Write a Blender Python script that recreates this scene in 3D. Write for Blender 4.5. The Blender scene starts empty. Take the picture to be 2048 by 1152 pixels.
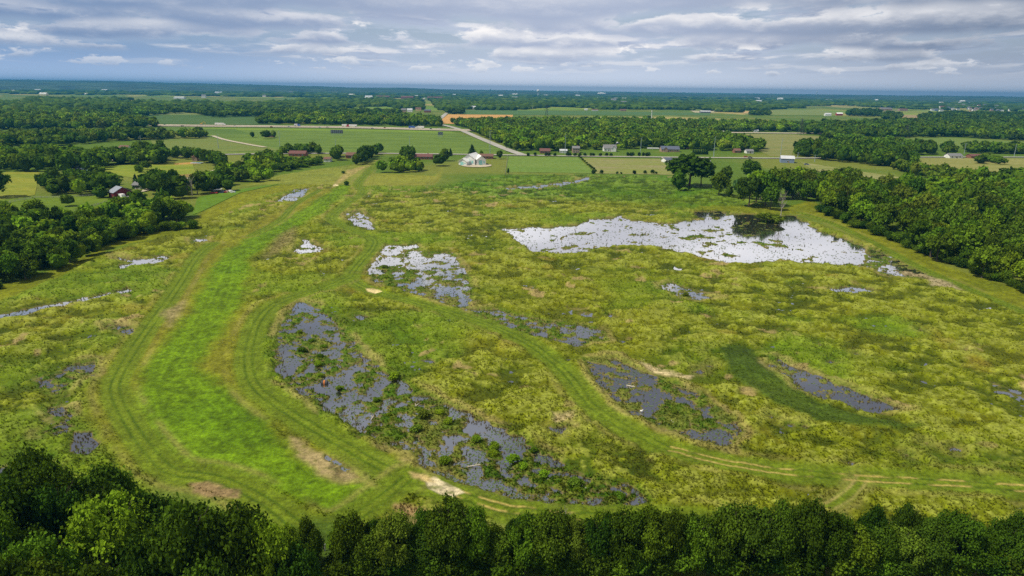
import bpy, math, random
import numpy as np
from mathutils import Vector, Matrix
random.seed(7)
R = math.radians
SC = bpy.context.scene
COL = SC.collection

# ---------------------------------------------------------------- camera
H = 70.0
F = 24.0 / 36.0 * 2048.0
TH = math.atan(397.5 / F)
RO = math.atan(0.0132)
cam_d = bpy.data.cameras.new('camera'); cam_d.lens = 24.0; cam_d.sensor_width = 36.0
cam_d.clip_start = 0.5; cam_d.clip_end = 120000.0
cam = bpy.data.objects.new('camera', cam_d); COL.objects.link(cam)
CM = Matrix.Rotation(math.pi / 2 - TH, 4, 'X') @ Matrix.Rotation(RO, 4, 'Z')
cam.matrix_world = Matrix.Translation((0, 0, H)) @ CM
SC.camera = cam
SC.view_settings.view_transform = 'Standard'
SC.view_settings.look = 'None'
SC.view_settings.gamma = 1.0
SC.view_settings.exposure = 0.0
SC.cycles.max_bounces = 6
SC.cycles.diffuse_bounces = 3
SC.cycles.glossy_bounces = 3
SC.cycles.transparent_max_bounces = 4
SC.cycles.volume_bounces = 0
SC.cycles.use_denoising = False

def at(px, py, z=0.0):
    """photograph pixel (2048 x 1152) to the point of the ground it shows"""
    d = CM.to_3x3() @ Vector((px - 1024.0, 576.0 - py, -F))
    t = (z - H) / d.z
    return Vector((d.x * t, d.y * t, z))

def m_per_px(px, py):
    p = at(px, py)
    f = CM.to_3x3() @ Vector((0, 0, -1))
    return ((p - Vector((0, 0, H))).dot(f)) / F

# ---------------------------------------------------------------- world
SUN_EL, SUN_AZ = R(55), R(-108)       # azimuth from +Y, negative = to the left
W = bpy.data.worlds.new('World'); SC.world = W; W.use_nodes = True
W.cycles.sampling_method = 'MANUAL'; W.cycles.sample_map_resolution = 512
nt = W.node_tree; N = nt.nodes; L = nt.links; N.clear()
def nd(t, **kw):
    n = N.new(t)
    for k, v in kw.items():
        if k in n.inputs.keys(): n.inputs[k].default_value = v
        else: setattr(n, k, v)
    return n
def mth(op, a, b=None, c=None, clamp=False):
    n = N.new('ShaderNodeMath'); n.operation = op; n.use_clamp = clamp
    for i, v in enumerate((a, b, c)):
        if v is None: continue
        if isinstance(v, (int, float)): n.inputs[i].default_value = v
        else: L.new(v, n.inputs[i])
    return n.outputs[0]
def mixc(f, a, b):
    n = N.new('ShaderNodeMix'); n.data_type = 'RGBA'
    if isinstance(f, (int, float)): n.inputs[0].default_value = f
    else: L.new(f, n.inputs[0])
    for i, v in ((6, a), (7, b)):
        if isinstance(v, tuple): n.inputs[i].default_value = (*v, 1)
        else: L.new(v, n.inputs[i])
    return n.outputs[2]
def smooth(v, a, b):
    n = N.new('ShaderNodeMapRange'); n.interpolation_type = 'SMOOTHSTEP'
    L.new(v, n.inputs[0]); n.inputs[1].default_value = a; n.inputs[2].default_value = b
    return n.outputs[0]
tc = N.new('ShaderNodeTexCoord')
sep = N.new('ShaderNodeSeparateXYZ'); L.new(tc.outputs['Generated'], sep.inputs[0])
X, Y, Z = sep.outputs
def cloud(dz, sx, sy, seed, det=7, rough=.55, off=.11):
    """cloud density on rows that crowd toward the horizon; dz shifts the look-up for the shading"""
    zz = mth('MAXIMUM', mth('ADD', Z, dz), 0.0)
    v = mth('MULTIPLY', mth('LOGARITHM', mth('ADD', zz, off * .35), 2.718), sy)
    az = mth('ARCTAN2', X, Y)
    u = mth('DIVIDE', mth('MULTIPLY', az, sx), mth('ADD', zz, off))
    cb = N.new('ShaderNodeCombineXYZ'); L.new(u, cb.inputs[0]); L.new(v, cb.inputs[1]); cb.inputs[2].default_value = seed
    n = N.new('ShaderNodeTexNoise'); n.inputs['Scale'].default_value = 1.0; n.inputs['Detail'].default_value = det
    n.inputs['Roughness'].default_value = rough; n.inputs['Distortion'].default_value = 0.1
    L.new(cb.outputs[0], n.inputs['Vector'])
    return n.outputs['Fac']
sky = N.new('ShaderNodeTexSky'); sky.sky_type = 'NISHITA'; sky.sun_disc = False
sky.sun_elevation = SUN_EL; sky.sun_rotation = SUN_AZ; sky.air_density = 1.0; sky.dust_density = 1.0
skyc = N.new('ShaderNodeMix'); skyc.data_type = 'RGBA'; skyc.blend_type = 'MULTIPLY'; skyc.inputs[0].default_value = 1
L.new(sky.outputs[0], skyc.inputs[6]); skyc.inputs[7].default_value = (0.85, 0.95, 1.1, 1)
lat = smooth(mth('ABSOLUTE', mth('SUBTRACT', X, 0.06)), 0.05, 0.62)
side = smooth(X, -.4, .4)
hz = mixc(lat, (6.9, 7.9, 9.8), mixc(side, (3.2, 4.9, 8.0), (4.2, 4.9, 6.4)))
hz = mixc(smooth(Z, .0, .045), mixc(lat, (10.2, 10.9, 12.6), mixc(side, (6.0, 7.8, 11.0), (7.0, 7.6, 9.0))), hz)
base = mixc(mth('MULTIPLY', smooth(Z, 0.02, 0.10), 0.6), hz, skyc.outputs[2])
d0 = cloud(0.0, 1.15, 4.2, 3.1, 7, .56)
d1 = cloud(0.006, 1.15, 4.2, 3.1, 7, .56)
big = cloud(0.0, .3, 1.3, 9.4, 3)
cov = mth('ADD', d0, mth('MULTIPLY', mth('SUBTRACT', big, 0.5), 0.4))
mask = mth('MULTIPLY', smooth(cov, 0.45, 0.60), smooth(Z, 0.012, 0.05))
lit = smooth(mth('SUBTRACT', d0, d1), 0.0, 0.09)
thickn = smooth(cov, 0.46, 0.66)
cdark = mixc(lat, (5.4, 6.2, 8.2), mixc(side, (2.8, 4.0, 6.4), (2.0, 2.7, 4.1)))
cmid = mixc(lat, (8.8, 9.5, 11.2), (5.4, 6.4, 8.4))
cwhite = mixc(lat, (13.2, 12.8, 12.6), (10.8, 10.8, 11.2))
cw = mixc(thickn, cmid, cdark)
cw = mixc(mth('MULTIPLY', lit, .65), cw, cwhite)
az_ = mth('ARCTAN2', X, Y)
for zb, hh, f, seed, thr in ((.024, .009, 19, 5.0, .52), (.032, .012, 14, 2.0, .52), (.043, .016, 10, 7.7, .47), (.058, .021, 8, 12.9, .43), (.076, .028, 6.5, 19.3, .41), (.098, .036, 5.2, 24.6, .39), (.124, .045, 4.4, 31.2, .38), (.165, .06, 3.6, 38.8, .38)):
    cb = N.new('ShaderNodeCombineXYZ'); L.new(mth('MULTIPLY', az_, f * .9), cb.inputs[0]); L.new(mth('MULTIPLY', Z, f * 2.6), cb.inputs[1]); cb.inputs[2].default_value = seed
    n = N.new('ShaderNodeTexNoise'); n.inputs['Scale'].default_value = 1.0; n.inputs['Detail'].default_value = 7; n.inputs['Roughness'].default_value = .60
    L.new(cb.outputs[0], n.inputs['Vector'])
    cb2 = N.new('ShaderNodeCombineXYZ'); L.new(mth('MULTIPLY', az_, f * .85), cb2.inputs[0]); cb2.inputs[1].default_value = seed
    n2 = N.new('ShaderNodeTexNoise'); n2.inputs['Scale'].default_value = 1.0; n2.inputs['Detail'].default_value = 2; L.new(cb2.outputs[0], n2.inputs['Vector'])
    zw = mth('ADD', Z, mth('MULTIPLY', mth('SUBTRACT', n2.outputs['Fac'], .5), hh * 1.6))
    tt = mth('DIVIDE', mth('SUBTRACT', zw, zb), hh * 1.55)
    e = mth('SUBTRACT', mth('ADD', mth('MULTIPLY', n.outputs['Fac'], .74), mth('MULTIPLY', n2.outputs['Fac'], .26)), mth('ADD', thr, mth('MULTIPLY', mth('MULTIPLY', tt, tt), .10)))
    m_ = mth('MULTIPLY', smooth(e, -.005, .045), smooth(tt, -.30, .10))
    hgt = mth('ADD', tt, mth('MULTIPLY', mth('SUBTRACT', n.outputs['Fac'], .5), 2.4))
    edge = mth('SUBTRACT', 1.0, smooth(e, .02, .12))
    col = mixc(smooth(mth('ADD', hgt, mth('MULTIPLY', edge, .5)), .10, 1.0), cdark, cwhite)
    k = smooth(Z, .02, .06)
    cw = mixc(m_, cw, col)
    mask = mth('MAXIMUM', mask, mth('MULTIPLY', m_, mth('ADD', mth('MULTIPLY', k, .45), .5)))
above = smooth(Z, 0.24, 0.34)                      # the deck overhead: bright low down, slate higher up
cw = mixc(above, cw, mixc(smooth(d0, .38, .62), (5.2, 5.4, 6.2), (2.6, 2.75, 3.4)))
glow = mth('MULTIPLY', smooth(Z, 0.128, 0.18), mth('SUBTRACT', 1.0, smooth(Z, 0.205, 0.30)))
cw = mixc(mth('MULTIPLY', glow, 0.95), cw, mixc(smooth(d0, .35, .6), (22.0, 21.6, 22.0), (12.5, 12.5, 13.6)))
mask = mth('MAXIMUM', mask, mth('MULTIPLY', glow, 0.95))
mask = mth('MAXIMUM', mask, mth('MULTIPLY', above, 0.93))
fin = mixc(mask, base, cw)
bg = N.new('ShaderNodeBackground'); L.new(fin, bg.inputs[0]); bg.inputs[1].default_value = 0.08
wo = N.new('ShaderNodeOutputWorld'); L.new(bg.outputs[0], wo.inputs[0])

sd = bpy.data.lights.new('sun', 'SUN'); sd.energy = 4.6; sd.angle = R(1.0); sd.color = (1.0, 0.93, 0.75)
so = bpy.data.objects.new('sun', sd); COL.objects.link(so)
sdir = Vector((math.sin(SUN_AZ) * math.cos(SUN_EL), math.cos(SUN_AZ) * math.cos(SUN_EL), math.sin(SUN_EL)))
so.rotation_euler = sdir.to_track_quat('Z', 'Y').to_euler(); so.location = (0, 0, 300)

# ---------------------------------------------------------------- helpers
def tag(o, label=None, cat=None, group=None, kind=None):
    if label: o['label'] = label
    if cat: o['category'] = cat
    if group: o['group'] = group
    if kind: o['kind'] = kind
    return o

def empty(name, loc, rz=0.0, sc=None):
    o = bpy.data.objects.new(name, None); COL.objects.link(o)
    o.location = loc; o.rotation_euler = (0, 0, rz); o.empty_display_size = 0.5
    if sc: o.scale = sc
    return o

def pmat(name, col, rough=0.85, noise=0.0, nscale=1.0, metal=0.0, spec=0.3, col2=None, bump=0.0):
    m = bpy.data.materials.new(name); m.use_nodes = True
    t = m.node_tree; b = t.nodes['Principled BSDF']
    b.inputs['Roughness'].default_value = rough; b.inputs['Metallic'].default_value = metal
    b.inputs['Specular IOR Level'].default_value = spec
    c2 = col2 or tuple(c * (1 - noise) for c in col)
    tcn = t.nodes.new('ShaderNodeTexCoord')
    n = t.nodes.new('ShaderNodeTexNoise'); n.inputs['Scale'].default_value = nscale; n.inputs['Detail'].default_value = 5
    t.links.new(tcn.outputs['Object'], n.inputs['Vector'])
    mr = t.nodes.new('ShaderNodeMapRange'); mr.inputs[1].default_value = 0.35; mr.inputs[2].default_value = 0.65
    t.links.new(n.outputs['Fac'], mr.inputs[0])
    mx = t.nodes.new('ShaderNodeMix'); mx.data_type = 'RGBA'
    mx.inputs[6].default_value = (*col, 1); mx.inputs[7].default_value = (*c2, 1)
    t.links.new(mr.outputs[0], mx.inputs[0]); t.links.new(mx.outputs[2], b.inputs['Base Color'])
    if bump:
        bp = t.nodes.new('ShaderNodeBump'); bp.inputs['Strength'].default_value = bump; bp.inputs['Distance'].default_value = 0.1
        t.links.new(n.outputs['Fac'], bp.inputs['Height']); t.links.new(bp.outputs[0], b.inputs['Normal'])
    return m

def np_mesh(name, V, Fc, k, mat, col=None, smooth_=False, parent=None, cname='Col'):
    """V (n,3), Fc (m,k) faces of k corners"""
    me = bpy.data.meshes.new(name)
    V = np.ascontiguousarray(V, dtype=np.float32); Fc = np.ascontiguousarray(Fc, dtype=np.int32)
    me.vertices.add(len(V)); me.vertices.foreach_set('co', V.ravel())
    me.loops.add(Fc.size); me.loops.foreach_set('vertex_index', Fc.ravel())
    me.polygons.add(len(Fc)); me.polygons.foreach_set('loop_start', np.arange(0, Fc.size, k, dtype=np.int32))
    me.polygons.foreach_set('use_smooth', np.full(len(Fc), smooth_, dtype=bool))
    me.update(calc_edges=True)
    if col is not None:
        a = me.color_attributes.new(cname, 'FLOAT_COLOR', 'POINT')
        c = np.ones((len(V), 4), dtype=np.float32); c[:, :3] = col
        a.data.foreach_set('color', c.ravel())
    me.materials.append(mat)
    return me

def link(name, me, parent=None, loc=None):
    o = bpy.data.objects.new(name, me); COL.objects.link(o)
    if parent: o.parent = parent
    if loc is not None: o.location = loc
    return o

class MB:
    """collects simple solids and links them as one mesh"""
    def __init__(s): s.v = []; s.f = []
    def box(s, x0, y0, z0, x1, y1, z1):
        n = len(s.v)
        s.v += [(x0, y0, z0), (x1, y0, z0), (x1, y1, z0), (x0, y1, z0), (x0, y0, z1), (x1, y0, z1), (x1, y1, z1), (x0, y1, z1)]
        s.f += [[n + i for i in q] for q in ((0, 3, 2, 1), (4, 5, 6, 7), (0, 1, 5, 4), (1, 2, 6, 5), (2, 3, 7, 6), (3, 0, 4, 7))]
        return s
    def tube(s, a, b, ra, rb, k=6):
        a = Vector(a); b = Vector(b); d = (b - a)
        if d.length < 1e-6: return s
        q = d.to_track_quat('Z', 'Y'); n = len(s.v)
        for p, r in ((a, ra), (b, rb)):
            for i in range(k):
                t = 2 * math.pi * i / k
                s.v.append(tuple(p + q @ Vector((math.cos(t) * r, math.sin(t) * r, 0))))
        for i in range(k):
            j = (i + 1) % k
            s.f.append([n + i, n + j, n + k + j, n + k + i])
        s.f.append([n + k + i for i in range(k)]); s.f.append([n + i for i in reversed(range(k))])
        return s
    def prism(s, prof, axis, a, b):
        """extrude a 2-D outline (list of (u,z)) along x ('x') or y ('y') from a to b"""
        n = len(s.v); k = len(prof)
        for t in (a, b):
            for u, z in prof: s.v.append((t, u, z) if axis == 'x' else (u, t, z))
        for i in range(k):
            j = (i + 1) % k; s.f.append([n + i, n + j, n + k + j, n + k + i])
        s.f.append([n + i for i in reversed(range(k))]); s.f.append([n + k + i for i in range(k)])
        return s
    def ell(s, c, r, nu=10, nv=6):
        n = len(s.v)
        for j in range(nv + 1):
            p = math.pi * j / nv
            for i in range(nu):
                t = 2 * math.pi * i / nu
                s.v.append((c[0] + r[0] * math.sin(p) * math.cos(t), c[1] + r[1] * math.sin(p) * math.sin(t), c[2] + r[2] * math.cos(p)))
        for j in range(nv):
            for i in range(nu):
                i2 = (i + 1) % nu
                s.f.append([n + j * nu + i, n + (j + 1) * nu + i, n + (j + 1) * nu + i2, n + j * nu + i2])
        return s
    def mesh(s, name, mat, smooth_=False):
        me = bpy.data.meshes.new(name); me.from_pydata(s.v, [], s.f); me.materials.append(mat)
        if smooth_:
            for p in me.polygons: p.use_smooth = True
        me.update(); return me
    def build(s, name, mat, parent=None, smooth_=False):
        return link(name, s.mesh(name, mat, smooth_), parent)

# value noise in numpy
def _h(ix, iy, s):
    n = (ix.astype(np.int64) * 374761393 + iy.astype(np.int64) * 668265263 + s * 974634777) & 0xffffffff
    n = ((n ^ (n >> 13)) * 1274126177) & 0xffffffff
    n = n ^ (n >> 16)
    return (n & 0xffff) / 65535.0
def vn(x, y, s=0):
    ix = np.floor(x); iy = np.floor(y); fx = x - ix; fy = y - iy
    fx = fx * fx * (3 - 2 * fx); fy = fy * fy * (3 - 2 * fy)
    a = _h(ix, iy, s); b = _h(ix + 1, iy, s); c = _h(ix, iy + 1, s); d = _h(ix + 1, iy + 1, s)
    return (a * (1 - fx) + b * fx) * (1 - fy) + (c * (1 - fx) + d * fx) * fy
def fbm(x, y, wl, s=0, octv=4, g=0.5):
    o = 0; a = 1; t = 0
    ca, sa = math.cos(0.6), math.sin(0.6)
    for i in range(octv):
        o = o + a * vn(x / wl, y / wl, s + i * 17); t += a; a *= g; wl *= 0.5
        x, y = x * ca - y * sa + 13.7, x * sa + y * ca + 7.1
    return o / t
def sst(v, a, b):
    t = np.clip((v - a) / (b - a), 0, 1); return t * t * (3 - 2 * t)

def world_poly(pts): return np.array([at(*p)[:2] for p in pts])
def sdist(P, poly, margin=30.0, closed=True):
    """signed distance (inside positive) of points to a polygon, or minus distance to a polyline"""
    out = np.full(len(P), -1e6)
    lo = poly.min(0) - margin; hi = poly.max(0) + margin
    idx = np.nonzero((P[:, 0] > lo[0]) & (P[:, 0] < hi[0]) & (P[:, 1] > lo[1]) & (P[:, 1] < hi[1]))[0]
    if len(idx) == 0: return out
    Q = P[idx]; d2 = np.full(len(Q), 1e12); ins = np.zeros(len(Q), bool)
    n = len(poly)
    for i in range(n if closed else n - 1):
        a = poly[i]; b = poly[(i + 1) % n]; e = b - a
        t = np.clip(((Q - a) @ e) / max(e @ e, 1e-9), 0, 1)
        r = Q - a - t[:, None] * e
        d2 = np.minimum(d2, (r * r).sum(1))
        if closed:
            c = (a[1] > Q[:, 1]) != (b[1] > Q[:, 1])
            with np.errstate(divide='ignore', invalid='ignore'):
                xi = a[0] + (Q[:, 1] - a[1]) * e[0] / (e[1] if abs(e[1]) > 1e-9 else 1e-9)
            ins ^= c & (Q[:, 0] < xi)
    d = np.sqrt(d2); out[idx] = np.where(ins, d, -d)
    return out
def spline(pts, n=6):
    P = [np.array(at(*p)[:2]) for p in pts]
    P = [2 * P[0] - P[1]] + P + [2 * P[-1] - P[-2]]; o = []
    for i in range(1, len(P) - 2):
        for k in range(n):
            t = k / n; a, b, c, d = P[i - 1:i + 3]
            o.append(0.5 * ((2 * b) + (c - a) * t + (2 * a - 5 * b + 4 * c - d) * t * t + (3 * b - a - 3 * c + d) * t ** 3))
    o.append(P[-2]); return np.array(o)
def offset_line(P, off):
    T = np.gradient(P, axis=0); T /= np.linalg.norm(T, axis=1)[:, None] + 1e-9
    return P + np.stack([-T[:, 1], T[:, 0]], 1) * off

# ---------------------------------------------------------------- traced outlines (photograph pixels, laid on the ground)
PONDS = [  # outline, share of plants, plant scale
 ([(600,602),(570,635),(555,680),(547,720),(552,747),(590,777),(650,817),(700,848),(760,884),(815,905),(850,938),(900,963),(960,984),(1030,1004),(1120,1015),(1200,1019),(1270,1015),(1299,1000),(1275,975),(1220,960),(1150,945),(1115,915),(1080,905),(1040,870),(980,850),(930,820),(880,800),(820,770),(760,740),(720,700),(690,660),(660,630),(630,608)], .48, 4.0),
 ([(770,490),(830,488),(850,503),(905,505),(930,540),(943,560),(940,600),(935,622),(890,608),(840,592),(800,577),(745,562),(738,540),(750,520),(758,505)], .50, 5.0),
 ([(690,425),(720,420),(740,440),(750,460),(715,452),(692,437)], .34, 4.0),
 ([(930,615),(990,618),(1060,635),(1120,645),(1200,655),(1215,680),(1150,692),(1100,680),(1030,660),(960,642)], .60, 4.0),
 ([(1165,718),(1230,713),(1290,743),(1340,758),(1400,788),(1450,828),(1485,860),(1455,892),(1390,882),(1330,855),(1260,832),(1218,790),(1188,760)], .62, 5.0),
 ([(1000,457),(1080,454),(1150,450),(1190,436),(1240,432),(1262,441),(1340,446),(1412,437),(1378,424),(1440,423),(1480,428),(1590,431),(1640,462),(1735,492),(1737,505),(1732,533),(1650,528),(1560,520),(1470,527),(1440,521),(1380,507),(1300,492),(1230,491),(1180,501),(1120,507),(1060,502),(1035,480)], .13, 6.0),
 ([(1738,494),(1800,518),(1885,556),(1845,558),(1765,548),(1730,530)], .55, 3.0),
 ([(1532,712),(1560,716),(1590,732),(1620,745),(1665,762),(1725,782),(1812,820),(1740,822),(1690,809),(1640,795),(1596,774),(1575,752),(1545,735)], .20, 3.0),
 ([(606,478),(620,478),(625,488),(646,498),(640,505),(605,507),(582,503),(590,493),(604,488)], .28, 5.0),
 ([(590,377),(616,377),(605,394),(585,404),(552,402),(572,390)], .38, 5.0),
 ([(225,511),(255,515),(300,516),(320,509),(342,512),(325,526),(280,531),(242,535),(238,528),(266,524),(230,516)], .20, 4.0),
 ([(0,630.5),(40,620.5),(130,603),(200,588.5),(255,574),(263,580),(200,596),(130,611),(40,629),(0,639.5),(-40,649),(-40,641)], .07, 2.5),
 ([(145,728),(187,722),(185,748),(165,750),(135,742)], .3, 3.0),
 ([(78,750),(130,745),(160,755),(120,790),(75,770)], .62, 3.0),
 ([(95,812),(140,815),(142,860),(110,875),(90,862),(120,840)], .4, 3.0),
 ([(148,862),(182,862),(192,888),(175,906),(148,902)], .15, 3.0),
 ([(-20,945),(30,933),(98,912),(105,925),(60,950),(-20,965)], .3, 3.0),
 ([(1318,569),(1345,564),(1382,578),(1412,588),(1445,594),(1400,599),(1358,592),(1328,581)], .34, 3.0),
 ([(1655,575),(1700,572),(1748,577),(1742,584),(1668,584)], .15, 3.0),
 ([(995,377),(1050,371),(1110,366),(1150,361),(1178,353),(1174,362),(1110,373),(1040,379)], .35, 4.0),
 ([(640,908),(655,908),(700,945),(712,952),(690,952),(660,930)], .3, 2.0),
 ([(708,630),(722,628),(738,634),(722,639)], .15, 3.0),
 ([(1100,853),(1140,850),(1120,868),(1106,866)], .1, 3.0),
 *[([(a - q, b), (a, b - q * .4), (a + q, b + 1), (a, b + q * .4)], .1, 3.0) for a, b, q in ((1171,629,9),(1219,628,6),(1850,886,8),(1908,897,10),(1932,701,7),(1712,707,8),(1662,722,6),(1640,690,6),(1543,833,12),(1612,852,7),(1582,849,6),(1955,687,6),(1268,757,8),(1418,730,6),(1400,742,6),(735,715,5),(860,722,9),(1840,660,6),(1008,637,7),(1055,648,8),(1700,925,7),(1990,770,6),(1812,910,7))],
 ([(215,648),(262,650),(262,665),(225,660)], .5, 3.0),
 ([(380,476),(415,474),(408,486),(385,487)], .55, 3.0),
]
BRIGHT = [(677,370),(646,391),(578,435),(500,475),(443,506),(410,560),(365,643),(330,681),(290,730),(255,790),(265,850),(310,910),(360,945),(430,940),(500,955),(560,990),(640,1030),(720,1040),(770,1000),(800,960),(745,925),(700,965),(650,960),(590,920),(570,870),(500,815),(434,768),(399,727),(434,675),(479,612),(493,577),(495,521),(578,464),(646,425),(693,386),(706,368)]
LEVEE_L = [(640,378),(560,420),(470,470),(425,485),(370,530),(345,570),(300,625),(240,690),(200,735),(178,780),(176,840),(210,890),(260,930),(330,960),(420,960),(520,990),(620,1050),(760,1060),(820,970),(740,920),(600,850),(500,760),(495,680),(500,520),(600,440),(720,370)]
MARGIN_L = [(-60,600),(0,570),(110,540),(190,502),(270,465),(390,440),(400,425),(480,385),(600,362),(690,345),(700,360),(600,376),(520,395),(400,450),(300,480),(219,496),(182,520),(104,560),(0,605),(-60,625)]
MARGIN_R = [(1575,415),(1620,400),(1700,440),(1800,485),(1900,535),(2000,565),(2120,600),(2120,655),(2000,610),(1900,562),(1840,535),(1740,480),(1660,445),(1600,430),(1500,425),(1400,418),(1400,412)]
REED = [(1440,700),(1465,690),(1500,700),(1535,735),(1575,772),(1640,808),(1720,832),(1790,842),(1840,855),(1760,858),(1640,846),(1560,812),(1500,778),(1455,745)]
LAWN_Y = [(738,345),(870,352),(885,335),(880,358),(868,371),(725,371)]
LAWN_L = [(560,350),(620,340),(700,330),(760,318),(745,345),(715,370),(560,368),(480,372)]
GREEN_R = [(885,308),(1012,310),(1012,345),(1340,350),(1500,400),(1560,415),(1400,418),(1100,398),(1000,400),(868,378),(872,355)]
PATHS = [  # centre line, half width of the mown strip, rut colour weight (straw), darkness
 ([(760,322),(735,345),(715,368),(726,384),(702,402),(668,428),(666,441),(690,455),(725,468),(750,481),(743,500),(718,528),(702,552),(715,570),(760,588),(850,611),(950,640),(1020,668),(1065,692),(1110,725),(1150,768),(1185,812),(1232,847),(1290,875),(1340,898),(1450,925),(1550,941),(1700,955),(1850,965),(2060,978),(2200,988)], 3.4, 0.0),
 ([(702,552),(660,572),(600,590),(545,612),(515,645),(500,690),(497,730),(510,770),(550,805),(610,845),(690,892),(760,932),(815,957),(860,972),(930,993),(1000,1016),(1060,1026),(1150,1033),(1290,1036),(1400,1040)], 3.6, 0.0),
 ([(425,487),(395,512),(365,560),(338,600),(305,645),(270,695),(240,747),(230,780),(250,830),(290,890),(340,940),(420,955),(480,975),(540,1010),(600,1050),(680,1050),(760,1000),(815,957)], 3.2, 0.0),
 ([(1725,955),(1712,975),(1690,995),(1660,1012)], 1.4, 1.0),
 ([(500,472),(560,440),(590,410),(640,380)], 2.2, 0.0),
 ([(1600,425),(1660,445),(1740,482),(1840,535),(1930,575),(2060,630)], 2.6, 0.0),
]
STRAW_RUTS = [  # the stretches where the wheel ruts are bare and pale
 [(1340,898),(1450,925),(1550,941),(1700,955),(1850,965),(2060,978)],
 [(920,988),(1000,1014),(1060,1024),(1150,1033),(1290,1036)],
]
PATCHES = [  # outline, albedo, softness in metres
 ([(850,960),(870,955),(930,985),(905,995),(880,990),(855,978)], (.52,.46,.34), .3),
 ([(820,945),(850,950),(870,965),(850,965),(825,955)], (.42,.33,.16), .7),
 ([(731,578),(745,577),(764,584),(750,588),(735,584)], (.60,.50,.28), .4),
 ([(580,872),(600,880),(650,915),(700,945),(712,955),(690,965),(640,945),(605,920),(590,895)], (.29,.235,.125), 1.2),
 ([(380,968),(410,965),(480,980),(475,995),(440,1000),(390,985)], (.22,.16,.085), .7),
 ([(790,1010),(850,1020),(900,1035),(880,1060),(835,1055),(800,1035)], (.28,.20,.10), .8),
 ([(1275,725),(1310,735),(1385,752),(1380,760),(1300,745)], (.45,.38,.24), .8),
 ([(1105,830),(1145,825),(1150,838),(1110,845)], (.42,.36,.20), .8),
 ([(300,1100),(420,1120),(640,1040),(680,1040),(700,1160),(300,1160)], (.05,.09,.01), 3.0),
  ([(592,452),(560,470),(538,498),(530,515),(560,505),(592,480)], (.17,.155,.055), 3.0),
 ([(325,625),(372,600),(365,620),(338,655)], (.22,.19,.09), 2.0),
 ([(1850,550),(1900,565),(1920,580),(1860,570)], (.30,.26,.17), 2.0),
 ([(1800,540),(1850,548),(1860,555),(1805,550)], (.26,.22,.14), 1.5),
 ([(695,340),(740,330),(700,352),(672,372),(665,372)], (.30,.25,.10), 2.0),
 ([(665,370),(672,368),(678,372),(668,373)], (.60,.52,.36), .5),
]
MARSH = [(-400,700),(-200,610),(0,600),(180,515),(300,480),(480,395),(600,368),(720,370),(868,374),(1000,350),(1160,350),(1340,352),(1500,400),(1580,428),(1740,486),(1900,562),(2120,650),(2500,800),(2500,1120),(1500,1120),(1300,1050),(900,1040),(760,1060),(600,1050),(330,960),(200,1080),(-400,1080)]

wp = {k: world_poly(v) for k, v in dict(bright=BRIGHT, levee=LEVEE_L, ml=MARGIN_L, mr=MARGIN_R, reed=REED, ly=LAWN_Y, ll=LAWN_L, gr=GREEN_R, marsh=MARSH).items()}
WPATH = [(spline(p), hw, s) for p, hw, s in PATHS]
WRUT = [spline(p) for p in STRAW_RUTS]
WPOND = [(world_poly(p), c, s) for p, c, s in PONDS]
BUSHES = [(604,703,17),(624,684,13),(641,714,14),(680,779,15),(647,694,11),(641,753,12),(786,757,22),(755,803,16),(637,730,16),(846,833,26),(831,862,24),(880,828,18),(898,846,20),(776,832,12),(600,666,12),(987,897,22),(987,909,18),(891,926,24),(1028,925,26),(1045,936,18),(1086,953,22),(1151,972,26),(1155,983,16),(1238,996,20),(1067,902,15),(953,882,20),(769,536,13),(772,556,9),(1350,826,14),(1526,715,12),(1370,592,14)]
WBUSH = [at(q[0], q[1]) for q in BUSHES]
WPATCH = [(world_poly(p), c, s) for p, c, s in PATCHES]
WATER_Z = -0.30

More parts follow.
